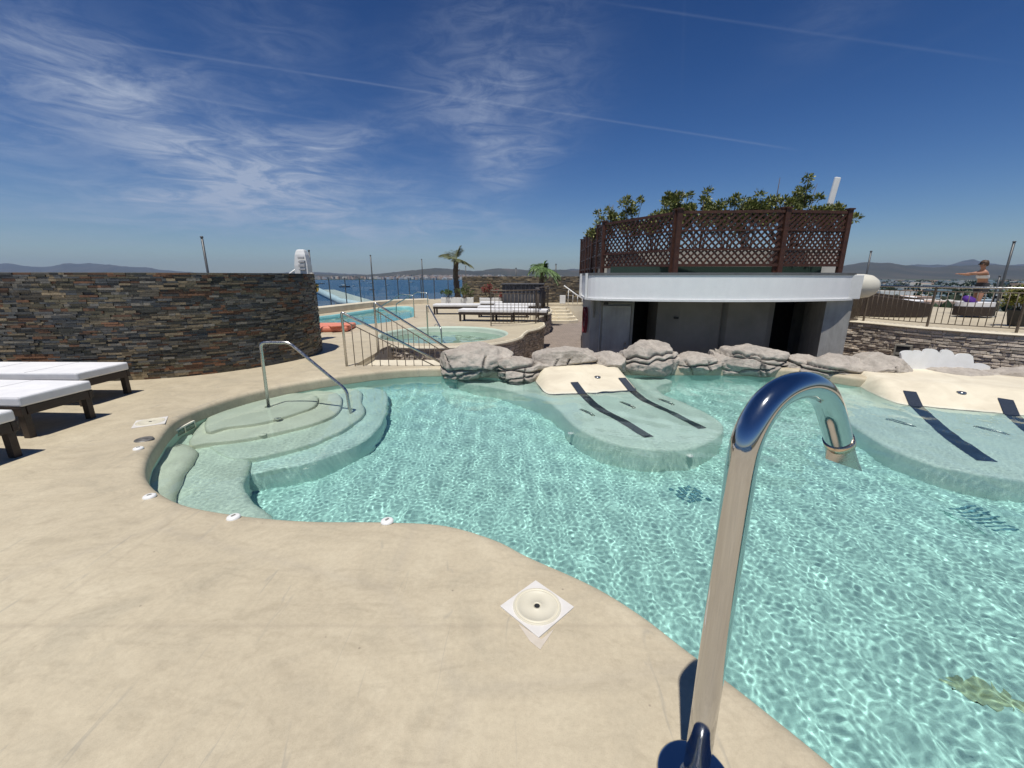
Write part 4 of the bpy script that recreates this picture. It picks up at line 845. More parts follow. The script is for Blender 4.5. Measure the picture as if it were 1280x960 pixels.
fr = empty('far_pool_handrail', (-3.95, 17.0, 0), 0, 'bent steel handrail at the right end of the small far pool', 'handrail')
mb = MB(); mb.tube(bend([(0, 0, 0), (0, 0, .87), (-.5, .1, .92), (-1.6, .5, .35), (-1.65, .5, -.3)], .05), .022, 8); mb.build('rail_tube', steel_m, fr)
fr2 = copy_tree(fr); fr2.location = (-3.9, 19.6, 0); fr2['label'] = 'second steel handrail of the small far pool, just beyond the first one'; fr['label'] = 'nearer bent steel handrail at the right end of the small far pool'

# ---------------------------------------------------------------- terrace railings
def railing(name, path, z, h, lab, mat=iron_m, step=.12, post_every=1.5, top_mat=None, lean=0, top_from=0, br=.008):
    P = resample([Vector((a, b_, 0)) for a, b_ in path], .05); O = Vector((P[0].x, P[0].y, z)); r_ = empty(name, O, 0, lab, 'railing')
    rel = [Vector((p.x-O.x, p.y-O.y, 0)) for p in P]; mb = MB(); mb.tube([p+Vector((0, 0, h)) for p in rel], .021, 8); mb.build('top_rail', top_mat or mat, r_)
    mb = MB(); mb.tube([p+Vector((0, 0, .09)) for p in rel], .011, 6); mb.build('bottom_rail', mat, r_)
    mb = MB(); mb.tube([p+Vector((0, 0, h-.10)) for p in rel], .011, 6); mb.build('middle_rail', mat, r_)
    q = resample(rel, step); k = max(1, round(post_every/step)); nb = 0
    for i, p in enumerate(q):
        mb = MB()
        if i % k == 0 or i == len(q)-1: mb.box((p.x, p.y, h/2-.02), (.035, .035, h+.02)); mb.build('post', mat, r_)
        elif nb < 100: mb.tube([p+Vector((0, 0, .09)), p+Vector((0, 0, h-.10))], br, 6); mb.build('baluster', mat, r_); nb += 1
    return r_
railing('terrace_railing', [(-.70, 13.95), (-.2, 14.0), (.3, 14.2), (.75, 14.6), (.98, 15.2), (1.0, 16.2), (.95, 17.2), (1.25, 18.4), (1.7, 19.8), (1.8, 21.5)], 0, 1.16, 'curved brown railing beside the far sunbeds above the paved alley', step=.135, post_every=1.9)
rq = [(p[0]+.16, p[1]+.10) for p in rpath]; i0 = 10
railing('terrace_railing', rq[i0:i0+34], RZ, .92, 'curved brown railing with bright top rail on the right upper terrace', step=.115, post_every=1.35, top_mat=steel_m, br=.009)
# dark stack of leaning grates where that railing begins
for i in range(3):
    mb = MB()
    for k in range(8): mb.box((k*.05-.2, 0, .42), (.012, .014, .84))
    for z_ in (.03, .82): mb.box((-.02, 0, z_), (.42, .02, .03))
    o = mb.build('iron_gate_panel', iron_m, None, (9.22+i*.05, 11.35+i*.12, RZ)); o.rotation_euler = (R(4), 0, R(15+i*12)); tag(o, ['foremost of the three dark iron grates leaning at the start of the right railing', 'middle one of the three dark iron grates at the start of the right railing', 'rearmost of the three dark iron grates at the start of the right railing'][i], 'grate', 'iron grates by the right railing')

# glass fence round the far edge with slim posts
fp = [(p.x, p.y) for p in catmull([(-11.9, 13.6, 0), (-9.9, 15.6, 0), (-9.3, 17.5, 0), (-8.95, 20, 0), (-8.35, 23, 0), (-7.6, 26, 0), (-6.4, 29.5, 0), (-4.6, 32, 0), (-2.6, 33.4, 0)], 8, False)]
F = empty('glass_fence', (-9.9, 15.6, 0), 0, 'clear glass fence with slim dark posts along the sea edge of the terrace', 'fence'); q = resample([Vector((a, b_, 0)) for a, b_ in fp], 1.35)
glass_m = bpy.data.materials.new('fence_glass'); glass_m.use_nodes = True; t = glass_m.node_tree; t.nodes.clear(); o_ = t.nodes.new('ShaderNodeOutputMaterial'); mx = t.nodes.new('ShaderNodeMixShader'); tb = t.nodes.new('ShaderNodeBsdfTransparent'); gb = t.nodes.new('ShaderNodeBsdfGlossy'); fz = t.nodes.new('ShaderNodeFresnel')
fz.inputs[0].default_value = 1.3; tb.inputs[0].default_value = (.86, .92, .93, 1); gb.inputs['Roughness'].default_value = .02; mx.inputs[0].default_value = .06; t.links.new(tb.outputs[0], mx.inputs[1]); t.links.new(gb.outputs[0], mx.inputs[2]); t.links.new(mx.outputs[0], o_.inputs[0])
dkmetal_m = mottled('dark_grey_metal', (.05, .055, .06), (.09, .095, .10), 10, .4)
for i, p in enumerate(q):
    mb = MB(); mb.box((p.x+9.9, p.y-15.6, .76), (.05, .05, 1.54), rz=.4); mb.build('post', dkmetal_m, F)
    if i < len(q)-1:
        n2 = q[i+1]; d_ = (n2-p); c_ = (p+n2)/2; mb = MB(); mb.box((c_.x+9.9, c_.y-15.6, .80), (d_.length-.1, .012, 1.36), rz=math.atan2(d_.y, d_.x)); mb.build('glass_pane', glass_m, F)
# tall lone poles
for (u, vt, y, z0, r_, lab) in [(252, 296, 10.9, 0, .028, 'slim dark pole rising behind the middle of the dark slate wall'), (386, 313, 12.2, 0, .022, 'slim dark pole right beside the white hoist at the end of the slate wall'),
    (463, 319, 24, 0, .035, 'slim tall dark pole left of the two stair railings by the sea fence'), (527, 324, 29, 0, .035, 'slim tall dark pole just left of the palm tree'),
    (582, 333, 30, 0, .03, 'slim dark pole close to the right of the palm tree'), (645, 335, 33.6, 0, .05, 'slim dark pole behind the far slate wall left of the bushy palm'), (695, 330, 33.6, 0, .05, 'slim dark pole behind the far slate wall right of the bushy palm'),
    (1089, 314, 15, RZ, .028, 'slim tall dark pole on the right terrace just right of the cream tank'), (1268, 302, 12.5, RZ, .03, 'slim tall dark pole near the right edge of the photo'),
    (1250, 345, 16, RZ, .03, 'short slim dark pole behind the potted bush at the right edge')]:
    t_ = WP(u, vt, y); mb = MB(); mb.tube([(0, 0, 0), (0, 0, t_.z-z0)], r_, 8); mb.lathe((0, 0, 0), [(0, .02), (.07, .02), (.08, 0)], 12); mb.lathe((0, 0, t_.z-z0), [(0, .02), (r_*1.3, .01), (r_*1.3, -.02)], 8)
    o = mb.build('slim_pole', dkmetal_m, None, (t_.x, y, z0)); tag(o, lab, 'pole', 'slim poles around the terrace')

# ---------------------------------------------------------------- sunbeds
def lounger(L_=2.05, w_=.70):
    r_ = empty('sunbed', (0, 0, 0))
    mb = MB(); mb.box((0, 0, .39), (L_, w_, .105), bev=.022); m_ = mb.build('mattress', mattress_m, r_)
    mb = MB(); a, b_ = L_/2-.012, w_/2-.012; mb.tube([(x, y, .4365) for x, y in [(-a, -b_), (0, -b_), (a, -b_), (a, 0), (a, b_), (0, b_), (-a, b_), (-a, 0)]], .005, 6, closed=True); mb.build('piping', mattress_m, m_)
    for x_ in (-.34, .34): mb = MB(); mb.box((x_*L_/2*1.0, 0, .4425), (.012, w_-.03, .004)); mb.build('seam', mottled('seam_thread', (.45, .45, .47), (.52, .52, .54), 9) if not bpy.data.materials.get('seam_thread') else bpy.data.materials['seam_thread'], m_)
    mb = MB()
    for s_ in (-1, 1): mb.box((0, s_*(w_/2-.02), .29), (L_-.02, .045, .09), bev=.004)
    for s_ in (-1, 1): mb.box((s_*(L_/2-.03), 0, .29), (.045, w_-.10, .09), bev=.004)
    for k in range(9): mb.box(((k-4)*L_/9.5, 0, .325), (.11, w_-.1, .016))
    mb.build('frame', darkwood_m, r_)
    for sx in (-1, 1):
        for sy in (-1, 1):
            mb = MB(); mb.box((sx*(L_/2-.06), sy*(w_/2-.05), .14), (.07, .06, .28), bev=.004); mb.build('leg', darkwood_m, r_)
    return r_
proto = lounger(); first = True
def angle(a, b_): return math.atan2(b_[1]-a[1], b_[0]-a[0])
beds = [((-6.42, 5.40), R(-1), 'white sunbed closest to the dark slate wall at the left edge'), ((-5.90, 4.36), R(-3), 'middle one of the three near white sunbeds at the left edge'), ((-5.54, 3.30), R(-4), 'nearest white sunbed, only its foot end showing at the left edge'),
    ((-2.42, 18.7), R(0), 'far white sunbed in front of the palm tree'), ((-.92, 15.7), R(-8), 'white sunbed just behind the round hot tub'), ((-.35, 17.3), R(-4), 'white sunbed in the second row behind the hot tub railing'),
    ((.3, 15.65), R(-10), 'white sunbed half hidden behind the near bars of the terrace railing'), ((.25, 18.9), R(-2), 'farthest white sunbed beside the dark curtain'), ((-.5, 20.3), R(0), 'white sunbed by the red flowers in the planter')]
for (x, y), a, lab in beds:
    o = proto if first else copy_tree(proto); first = False; o.location = (x, y, 0); o.rotation_euler = (0, 0, a); tag(o, lab, 'sunbed', 'white sunbeds on the terrace')
# black bag leaning by the wall
mb = MB(); mb.box((0, 0, .26), (.36, .16, .50), bev=.06, rx=R(8)); o_ = empty('beach_bag', (-7.38, 5.72, 0), R(20), 'black fabric bag standing by the slate wall at the far left edge', 'bag'); mb.build('bag_body', mottled('black_fabric', (.015, .015, .018), (.04, .04, .045), 10), o_)
for s_ in (-1, 1): mb = MB(); mb.tube([(.1*math.cos(a), .07*s_-.04, .47+.16*math.sin(a)) for a in np.linspace(0, math.pi, 12)], .012, 6); mb.build('strap', black_m, o_)

# ---------------------------------------------------------------- deck fittings
def skimmer_lid(x, y, s, rz, lab):
    r_ = empty('skimmer_lid', (x, y, 0), rz, lab, 'lid', 'square skimmer lids in the deck'); pm = white_lid_m
    mb = MB(); mb.box((0, 0, .002), (s, s, .012), bev=.003); mb.build('frame', pm, r_)
    mb = MB(); R_ = s*.46; mb.lathe((0, 0, .008), [(0, .001), (R_*.16, .001), (R_*.17, .004), (R_*.20, .004), (R_*.22, .0012), (R_*.78, .0012), (R_*.80, .0045), (R_*.85, .0045), (R_*.87, .0012), (R_*.90, .0012), (R_*.92, .005), (R_*.98, .005), (R_, -.002)], 64); mb.build('round_cover', cream_lid_m, r_)
    mb = MB(); mb.lathe((0, 0, .0095), [(0, .0005), (R_*.085, .0005), (R_*.11, .002), (R_*.12, 0)], 24); mb.build('finger_hole', black_m, r_); return r_
white_lid_m = mottled('white_lid_plastic', (.62, .59, .55), (.72, .70, .67), 8, .5, .2, 90, .001); cream_lid_m = mottled('cream_lid_plastic', (.60, .56, .44), (.66, .62, .50), 6, .5, .2, 90, .001)
skimmer_lid(.125, 1.735, .262, R(44), 'square white skimmer lid with round ringed cover in the near deck')
skimmer_lid(-4.10, 4.46, .29, R(33), 'square white skimmer lid on the deck near the left sunbeds')
mb = MB(); P = [(-.03, -.19), (.075, -.10), (.10, -.125), (.0, -.235)]; mb.prism([(.125+a, 1.735+b_+.0) for a, b_ in [(-.095, -.105), (.01, -.19), (.075, -.13), (.0, -.245), (-.045, -.20)]], .001, .0022); o = mb.build('patch_plate', mottled('filler', (.52, .46, .38), (.60, .54, .46), 14)); tag(o, 'thin pale filler patch next to the near corner of the ringed lid', 'patch')
for (u, v, lab) in [(187, 621, 'white round fitting on the deck at the left pool corner'), (292, 647, 'white round fitting on the near pool edge below the submerged bench'), (484, 652, 'white round fitting on the near pool edge, rightmost of the row'), (173, 561, 'white round fitting just in front of the grey round cover')]:
    p = GP(u, v); r_ = empty('pool_fitting', (p.x, p.y, 0), R(rg_ := (u*7) % 90), lab, 'fitting', 'white round fittings along the pool edge')
    mb = MB(); mb.lathe((0, 0, 0), [(0, .016), (.018, .016), (.024, .013), (.032, .015), (.040, .010), (.043, 0)], 32); mb.build('body', white_m, r_)
    mb = MB(); mb.box((0, 0, .018), (.028, .012, .006), bev=.002); mb.build('valve_slot', shade_m, r_)
p = GP(180, 549.5); mb = MB(); mb.lathe((0, 0, 0), [(0, .008), (.03, .008), (.034, .004), (.055, .004), (.06, .008), (.075, .008), (.08, 0)], 32); tag(mb.build('drain_cover', mottled('dull_steel', (.12, .12, .11), (.22, .21, .20), 20, .5, metal=.4), None, (p.x, p.y, 0)), 'dark grey round drain cover on the deck near the left pool wall', 'cover')

# ---------------------------------------------------------------- far end of the terrace
stone_wall('slate_wall', [(-3.2, 27.6), (-1.0, 27.0), (1.6, 26.9), (4.6, 27.4), (7.5, 28.5)], 0, 1.63, (.05, .09), (.12, .4), (.005, .05), lambda rg, key: (lambda k, c_: tuple(x*k for x in c_))(rg.uniform(.7, 1.6), rg.choice([(.17, .135, .09), (.13, .11, .08), (.10, .09, .075), (.22, .18, .12)])), slate_m, 'far curved stone wall behind the palms and far sunbeds', seed=31, thick=.3, gap=.006, rough=.01)
for i in range(6):
    mb = MB(); y0 = 23.6+i*.36; w_ = 1.75-.12*i; z1 = -.95+.158*(i+1); P = [(2.05, y0), (2.6, y0-.14), (3.2, y0-.06), (2.05+w_, y0+.25), (2.05+w_, 26.6), (2.05, 26.6)]
    mb.prism(P, -1.0, z1); 
    if i == 0: st_ = empty('garden_steps', (2.05, 23.6, -.95), 0, 'curved cream steps climbing at the far end of the paved alley', 'steps')
    o = mb.build('step', cream_m, st_); o.location = (-2.05, -23.6, .95)
mb = MB(); mb.box((0, 0, .26), (.34, .2, .5), bev=.01); tag(mb.build('white_box', white_m, None, (3.1, 26.0, 0)), 'small white box standing on top of the curved steps', 'box')
w0 = WP(705, 357, 25.5); w1 = WP(720, 368, 25.2); r_ = empty('step_handrail', (w0.x, 25.5, 0), 0, 'white slanted handrail at the top of the far steps', 'handrail'); mb = MB(); mb.tube([(0, 0, w0.z), Vector((w1.x-w0.x, -.3, w1.z)), Vector((w1.x-w0.x+.7, -.4, w1.z-.45))], .035, 8); mb.build('rail_tube', white_m, r_)
for k in range(4): mb = MB(); x_ = .25+k*.28; mb.tube([(x_, -.2, 0), (x_, -.2, w0.z-.12-.55*x_)], .018, 6); mb.build('post', white_m, r_)
# dark curtain box on the far terrace
r_ = empty('curtained_cabana', (.55, 19.9, 0), R(-6), 'dark grey curtained stand beside the bushy palm behind the railing', 'cabana')
cur_m = mottled('dark_curtain', (.05, .05, .055), (.10, .10, .11), 6, .9)
for (x0, x1, y_) in ((-.95, .9, -.5), (-.95, .9, .6)):
    mb = MB(); xs = np.linspace(x0, x1, 60); vs = []
    for x in xs:
        for z, o_ in ((.05, 0), (1.25, 0), (1.25, .02), (.05, .02)): vs.append((x, y_+.035*math.sin(x*34)+o_, z))
    mb.add(vs, [(i*4+k, (i+1)*4+k, (i+1)*4+(k+1) % 4, i*4+(k+1) % 4) for i in range(59) for k in range(4)]); mb.build('curtain', cur_m, r_)
mb = MB(); mb.box((-.02, .05, 1.28), (1.95, 1.3, .05), bev=.01); mb.build('top', cur_m, r_)
# planters, palms and flowers
def frond(mb, base, d, L_, droop, col, n=14, lw=.02, ll=.22, fan=False):
    pts = []; d = d.normalized(); h = Vector((d.x, d.y, 0)); 
    for i in range(n+1):
        t = i/n; pts.append(base+d*L_*t-Vector((0, 0, droop*L_*t*t)))
    mb.tube(pts, [.012*(1-.8*i/n)+.002 for i in range(n+1)], 4, col=col)
    for i in range(2, n+1):
        t = i/n; tg = (pts[i]-pts[i-1]).normalized(); s_ = tg.cross(Vector((0, 0, 1))).normalized()
        for sg in (-1, 1):
            dd_ = (tg*.75+s_*sg*.8+Vector((0, 0, -.18-.2*t+random.uniform(-.1, .1)))); k = random.uniform(.75, 1.25)
            leaf(mb, pts[i], dd_, ll*(1-.5*abs(t-.45))*random.uniform(.8, 1.15), lw, tuple(c_*k for c_ in col), .12, Vector((0, 0, 1)))
def palm(loc, th, tr, nf, L_, lab, cat, name, col, seed, droop=.5, up=(.1, 1.2), ll=.22, lw=.02):
    random.seed(seed); r_ = empty(name, loc, 0, lab, cat); mb = MB()
    if th > .1:
        pts = [Vector((.04*math.sin(i*.5), .03*math.cos(i*.7), th*i/14)) for i in range(15)]; mb.tube(pts, [tr*(1.25-.35*i/14)*(1.12 if i % 2 else .93) for i in range(15)], 12)
        for i in range(46): a = i*2.4; z = th*(.1+.9*i/46); leaf(mb, Vector((tr*.9*math.cos(a), tr*.9*math.sin(a), z)), Vector((math.cos(a)*.6, math.sin(a)*.6, 1)), .14, .07, (1, 1, 1))
        mb.build('trunk', bark_m, r_)
    mb = MB(); top = Vector((0, 0, th))
    for i in range(nf):
        a = i*2.39996; e = up[0]+(up[1]-up[0])*((i*.618) % 1); frond(mb, top+Vector((math.cos(a)*.04, math.sin(a)*.04, .02)), Vector((math.cos(a)*math.cos(e), math.sin(a)*math.cos(e), math.sin(e))), L_*random.uniform(.8, 1.1), droop*random.uniform(.6, 1.3), col, ll=ll, lw=lw)
    mb.build('crown', leaf_m, r_, recalc=False); return r_
t_ = WP(570, 331, 24); palm((t_.x, 24, 0), t_.z+.25, .14, 26, .92, 'slender palm tree with a dark trunk standing by the sea', 'palm tree', 'palm_tree', (.13, .14, .06), 3, .30, (-.1, 1.45), .42, .05)
t_ = WP(678, 346, 22.5); palm((t_.x, 22.5, 0), t_.z+.40, .12, 48, .85, 'bushy bright green palm above the dark curtained stand', 'palm tree', 'palm_tree', (.10, .17, .05), 5, .75, (.0, 1.45), .3, .05)
def planter_box(x, y, w_, lab):
    r_ = empty('planter', (x, y, 0), R(3), lab, 'planter', 'white planters under the far palms'); mb = MB(); mb.box((0, 0, .27), (w_, .5, .54), bev=.02); mb.build('trough', white_m, r_); mb = MB(); mb.box((0, 0, .545), (w_-.08, .42, .02)); mb.build('soil', bark_m, r_)
planter_box(-2.9, 22.6, 1.7, 'white planter with green tufts at the foot of the palm tree'); planter_box(-.95, 22.3, 1.5, 'white planter holding the red flowering plant')
shrub((-3.4, 22.5, .5), .5, .8, 61, 'low green tuft left of the palm trunk', None, 8, name='low_shrub', cols=((.06, .11, .03), (.10, .16, .05)), cl=36)
shrub((-2.5, 22.4, .5), .62, .8, 62, 'low green tuft just right of the palm trunk', None, 8, name='low_shrub', cols=((.08, .11, .03), (.14, .16, .05)), cl=36)
shrub((-1.15, 22.2, .5), .75, .8, 63, 'red flowering bush in the white planter right of the palm tree', None, 9, name='flowering_bush', cat='bush', cols=((.30, .04, .05), (.12, .14, .05), (.42, .10, .12), (.22, .05, .04)), cl=36)
shrub((-.45, 22.0, .3), .62, .5, 64, 'small deep red flowering bush next to the larger red bush', None, 6, name='flowering_bush', cat='bush', cols=((.34, .03, .03), (.15, .06, .04), (.08, .12, .03)), cl=36)
# coral float mat
mat_m = mottled('coral_fabric', (.62, .20, .13), (.70, .26, .18), 3, .8, .4, 12, .02)
r_ = empty('pool_float', (-5.75, 12.95, 0), R(8), 'coral red cushion mat lying on the deck behind the dark slate wall', 'cushion'); mb = MB(); mb.box((0, 0, .085), (1.5, 1.25, .16), bev=.06); mb.build('cushion', mat_m, r_)
mb = MB(); mb.box((.5, -.5, .18), (.55, .32, .05), bev=.02, rz=.5); mb.build('fold', mat_m, r_)
# white hoist, grey cylinder, brass lamp by the end of the slate wall
H_ = empty('pool_hoist', (-5.2, 9.95, 0), 0, 'white upright pool hoist showing above the right end of the slate wall', 'hoist'); a0 = WP(380, 341, 10.7); O_ = Vector((a0.x, 10.7, 0)); H_.location = O_
mb = MB(); z0, z1 = 0, WP(380, 312, 10.7).z; n_ = 6; vs = []
for z, w_, d_ in ((z0, .17, .13), (z1-.38, .16, .12), (z1-.12, .125, .10), (z1-.02, .095, .07), (z1, .06, .04)):
    vs += [(-w_, -d_, z), (w_, -d_, z), (w_, d_, z), (-w_, d_, z)]
mb.add(vs, [(i*4+k, i*4+(k+1) % 4, (i+1)*4+(k+1) % 4, (i+1)*4+k) for i in range(4) for k in range(4)]+[(16, 17, 18, 19), (3, 2, 1, 0)]); mb.build('mast_cover', white_m, H_)
for k in range(4): mb = MB(); mb.box((.04, -.15, z1-.20-.09*k), (.15, .03, .035 if k % 2 else .06), bev=.004); mb.build('panel', mottled('light_grey_plastic', (.42, .42, .43), (.5, .5, .5), 9), H_)
mb = MB(); mb.tube([(-.12, 0, z1-.42), (-.42, -.05, 1.62), (-.44, -.05, 1.3)], .022, 8); mb.tube([(-.10, 0, z1-.60), (-.30, -.05, 1.60)], .016, 8); mb.build('strut', white_m, H_)
a0 = WP(388.5, 341, 9.3); a1 = WP(391, 362, 9.3); mb = MB(); mb.lathe((0, 0, 0), [(0, a0.z), (.045, a0.z), (.05, a0.z-.02), (.05, a1.z+.05), (.035, a1.z), (0, a1.z-.01)], 20); tag(mb.build('grey_post', mottled('beige_grey_metal', (.32, .30, .27), (.42, .40, .36), 6, .4), None, (a0.x+.02, 9.3, 0)), 'short beige grey post against the right end of the slate wall', 'post')
a0 = WP(396, 360, 9.35); r_ = empty('wall_lamp', (a0.x, 9.35, a0.z), 0, 'small brass lantern fixed on the right end of the slate wall', 'lamp'); brass_m = mottled('brass', (.55, .38, .12), (.65, .48, .18), 12, .25, metal=1)
mb = MB(); mb.lathe((0, 0, 0), [(0, .10), (.04, .09), (.055, .06), (.05, .055), (.02, .05)], 16); mb.build('cap', brass_m, r_)
mb = MB(); mb.lathe((0, 0, 0), [(.03, .05), (.042, .04), (.04, -.04), (.02, -.07), (.0, -.09)], 16); mb.build('lamp_body', brass_m, r_)
mb = MB(); mb.tube([(-.16, 0, -.02), (-.05, 0, -.09), (0, 0, -.07)], .012, 8); mb.build('bracket', brass_m, r_)

# ---------------------------------------------------------------- right terrace
LT = empty('scalloped_board', (7.45, 6.98, 0), R(-7), 'white scalloped board like an open flower standing behind the rocks on the right', 'board')
def zat(u, v, y=6.95): p = WP(u, v, y); return (p.x, p.z)
nt_ = [(1135, 443), (1151, 441.5), (1161, 442.5), (1182, 444), (1199.5, 446.5), (1220, 446)]; pk_ = [(1143, 439.5), (1156.5, 439), (1171, 437), (1192, 438), (1211, 442.5)]; sc_ = [(1137, 484), (1134.5, 462)]
for k in range(5):
    for q_ in range(6): t = q_/6; a, b_, c_ = nt_[k], pk_[k], nt_[k+1]; sc_.append((a[0]+(c_[0]-a[0])*t, (a[1]+(c_[1]-a[1])*t)-(((a[1]+c_[1])/2-b_[1]))*math.sqrt(max(0, 1-(2*t-1)**2))))
sc_ += [(1220, 446), (1219.5, 455)]+[(1220+18*t, 455.5-2.5*math.sin(math.pi*t)+3*t) for t in (.2, .4, .6, .8, 1)]+[(1236, 466), (1236, 484)]
prof = [zat(*q) for q in sc_]
mb = MB(); nP = len(prof); cx = 7.45; vs = [(x-cx, -.02, z) for x, z in prof]+[(x-cx, .02, z) for x, z in prof]; tr = tessellate_polygon([[Vector((x, z, 0)) for x, z in prof]])
mb.add(vs, [tuple(t) for t in tr]+[tuple(i+nP for i in t)[::-1] for t in tr]+[(i, (i+1) % nP, (i+1) % nP+nP, i+nP) for i in range(nP)]); mb.build('board_panel', white_m, LT); LT.rotation_euler = (R(-9), 0, R(-4)); LT.location.y = 7.0
p = WP(1118, 437, 10.25); r_ = empty('wall_vent', (p.x, 10.02, p.z), R(-52), 'small dark square vent in the curved stone wall left of the scalloped board', 'vent')
mb = MB(); mb.box((0, 0, 0), (.26, .10, .24)); mb.build('recess', black_m, r_); mb = MB()
for a in (-.14, .14): mb.box((a, -.01, 0), (.03, .12, .31))
for a in (-.14, .14): mb.box((0, -.01, a), (.25, .12, .03))
mb.build('frame', shade_m, r_); mb = MB(); mb.box((0, -.03, -.06), (.24, .06, .06)); mb.build('louvre', shade_m, r_)
rattan_m = mottled('dark_brown_rattan', (.022, .014, .010), (.05, .033, .022), 30, .7, .6, 120, .004)
def curved_sofa(loc, rz, r0, a0, a1, hb, he, lab, cushions=2):
    r_ = empty('rattan_sofa', loc, rz, lab, 'sofa', 'dark rattan sofas on the right terrace'); mb = MB(); A = np.linspace(a0, a1, 36); vs = []
    for i, a in enumerate(A):
        t = i/35; h = hb+(he-hb)*t
        for rr_, z in ((r0, 0), (r0, h), (r0-.09, h+.02), (r0-.14, h-.02), (r0-.14, 0)): vs.append((rr_*math.cos(a), rr_*math.sin(a), z))
    mb.add(vs, [(i*5+k, (i+1)*5+k, (i+1)*5+(k+1) % 5, i*5+(k+1) % 5) for i in range(35) for k in range(5)]+[(0, 1, 2, 3, 4), tuple(35*5+k for k in (4, 3, 2, 1, 0))]); mb.build('backrest', rattan_m, r_)
    mb = MB(); vs = []
    for a in A:
        for rr_, z in ((r0-.15, .04), (r0-.15, .36), (r0-.75, .36), (r0-.75, .04)): vs.append((rr_*math.cos(a), rr_*math.sin(a), z))
    mb.add(vs, [(i*4+k, (i+1)*4+k, (i+1)*4+(k+1) % 4, i*4+(k+1) % 4) for i in range(35) for k in range(4)]+[(0, 1, 2, 3), (143, 142, 141, 140)]); mb.build('seat_base', rattan_m, r_)
    for j in range(cushions):
        m0 = a0+(a1-a0)*(j+.06)/cushions; m1 = a0+(a1-a0)*(j+.94)/cushions; mb = MB(); vs = []
        for a in np.linspace(m0, m1, 10):
            for rr_, z in ((r0-.17, .365), (r0-.16, .45), (r0-.20, .485), (r0-.70, .485), (r0-.74, .45), (r0-.73, .365)): vs.append((rr_*math.cos(a), rr_*math.sin(a), z))
        mb.add(vs, [(i*6+k, (i+1)*6+k, (i+1)*6+(k+1) % 6, i*6+(k+1) % 6) for i in range(9) for k in range(6)]+[(0, 1, 2, 3, 4, 5), (59, 58, 57, 56, 55, 54)]); mb.build('seat_cushion', mattress_m, r_)
    return r_
curved_sofa((11.9, 14.7, RZ), R(0), 2.3, R(190), R(282), .92, .36, 'long dark rattan sofa curving down just behind the start of the right railing')
curved_sofa((14.2, 17.2, RZ), R(0), 2.6, R(185), R(270), .88, .40, 'dark rattan sofa in the middle of the right terrace beside the woman')
curved_sofa((13.2, 20.5, RZ), R(0), 3.0, R(100), R(200), .55, .9, 'farthest dark rattan sofa with a raised pointed back near the sea side', 3)
mb = MB(); mb.lathe((0, 0, 0), [(0, .16), (.10, .17), (.17, .13), (.19, .07), (.16, .01), (0, 0)], 20); o = mb.build('purple_cushion', mottled('purple_fabric', (.05, .01, .16), (.09, .02, .26), 8, .8), None, (13.55, 12.6, RZ+.41)); o.rotation_euler = (.5, .3, 0); tag(o, 'round purple cushion on the rattan sofa left of the woman', 'cushion')
mb = MB(); P = [(.46*math.cos(a), .34*math.sin(a)) for a in np.linspace(0, 6.283, 29)[:-1]]; mb.prism(P, .30, .42); o_ = empty('daybed', (13.8, 12.6, RZ), R(-8), 'low round dark daybed with white mattress in front of the woman', 'daybed'); mb.build('mattress', mattress_m, o_)
mb = MB(); mb.prism([(p[0]*1.03, p[1]*1.06) for p in P], .03, .298); mb.build('base', rattan_m, o_)
shrub((12.3, 10.2, RZ+.33), .62, .62, 71, 'yellow green bush in a dark pot right behind the right railing', None, 12, cols=((.16, .17, .03), (.24, .22, .05), (.10, .12, .03)), name='potted_bush', cat='bush', cl=60)
mb = MB(); mb.lathe((0, 0, 0), [(0, .0), (.14, .0), (.15, .05), (.21, .36), (.22, .38), (.19, .38), (.18, .33), (0, .33)], 24); tag(mb.build('plant_pot', black_m, None, (12.3, 10.2, RZ)), 'dark tapered pot under the yellow green bush at the right edge', 'pot')
shrub((10.2, 13.2, -.95), 1.5, 1.6, 72, 'green bush in the gap between the grey building and the right terrace', None, 16, cols=((.03, .06, .015), (.06, .11, .03)), name='garden_bush', cat='bush', cl=60)

# ---------------------------------------------------------------- the woman on the right terrace
def skin_body(name, verts, edges, radii, mat, parent, sub=2, root=0):
    me = bpy.data.meshes.new(name); me.from_pydata(verts, edges, []); o = link(bpy.data.objects.new(name, me)); m = o.modifiers.new('skin', 'SKIN'); m.use_smooth_shade = True
    for i, r_ in enumerate(radii): me.skin_vertices[0].data[i].radius = (r_, r_) if not isinstance(r_, tuple) else r_
    for i in range(len(verts)): me.skin_vertices[0].data[i].use_root = (i == root)
    s_ = o.modifiers.new('sub', 'SUBSURF'); s_.levels = sub; s_.render_levels = sub
    bpy.context.view_layer.update(); ev = o.evaluated_get(bpy.context.evaluated_depsgraph_get()); nm = bpy.data.meshes.new_from_object(ev); o.modifiers.clear(); o.data = nm
    nm.materials.clear(); nm.materials.append(mat); nm.polygons.foreach_set('use_smooth', [True]*len(nm.polygons)); o.parent = parent; return o
skin_m = mottled('sun_tanned_skin', (.34, .18, .12), (.42, .225, .15), 6, .5, .1, 60, .001); skin_m.node_tree.nodes['Principled BSDF'].inputs['Subsurface Weight'].default_value = .05
foot = GP(1216, 391.5, RZ); PW = empty('person', (foot.x, foot.y, RZ), R(0), 'woman in a white bikini top and dark shorts standing with her arms stretched out', 'person')
V = []; Eg = []; Rd = []
def nd(x, y, z, r_, par=None):
    V.append((x, y, z)); Rd.append(r_); i = len(V)-1
    if par is not None: Eg.append((par, i))
    return i
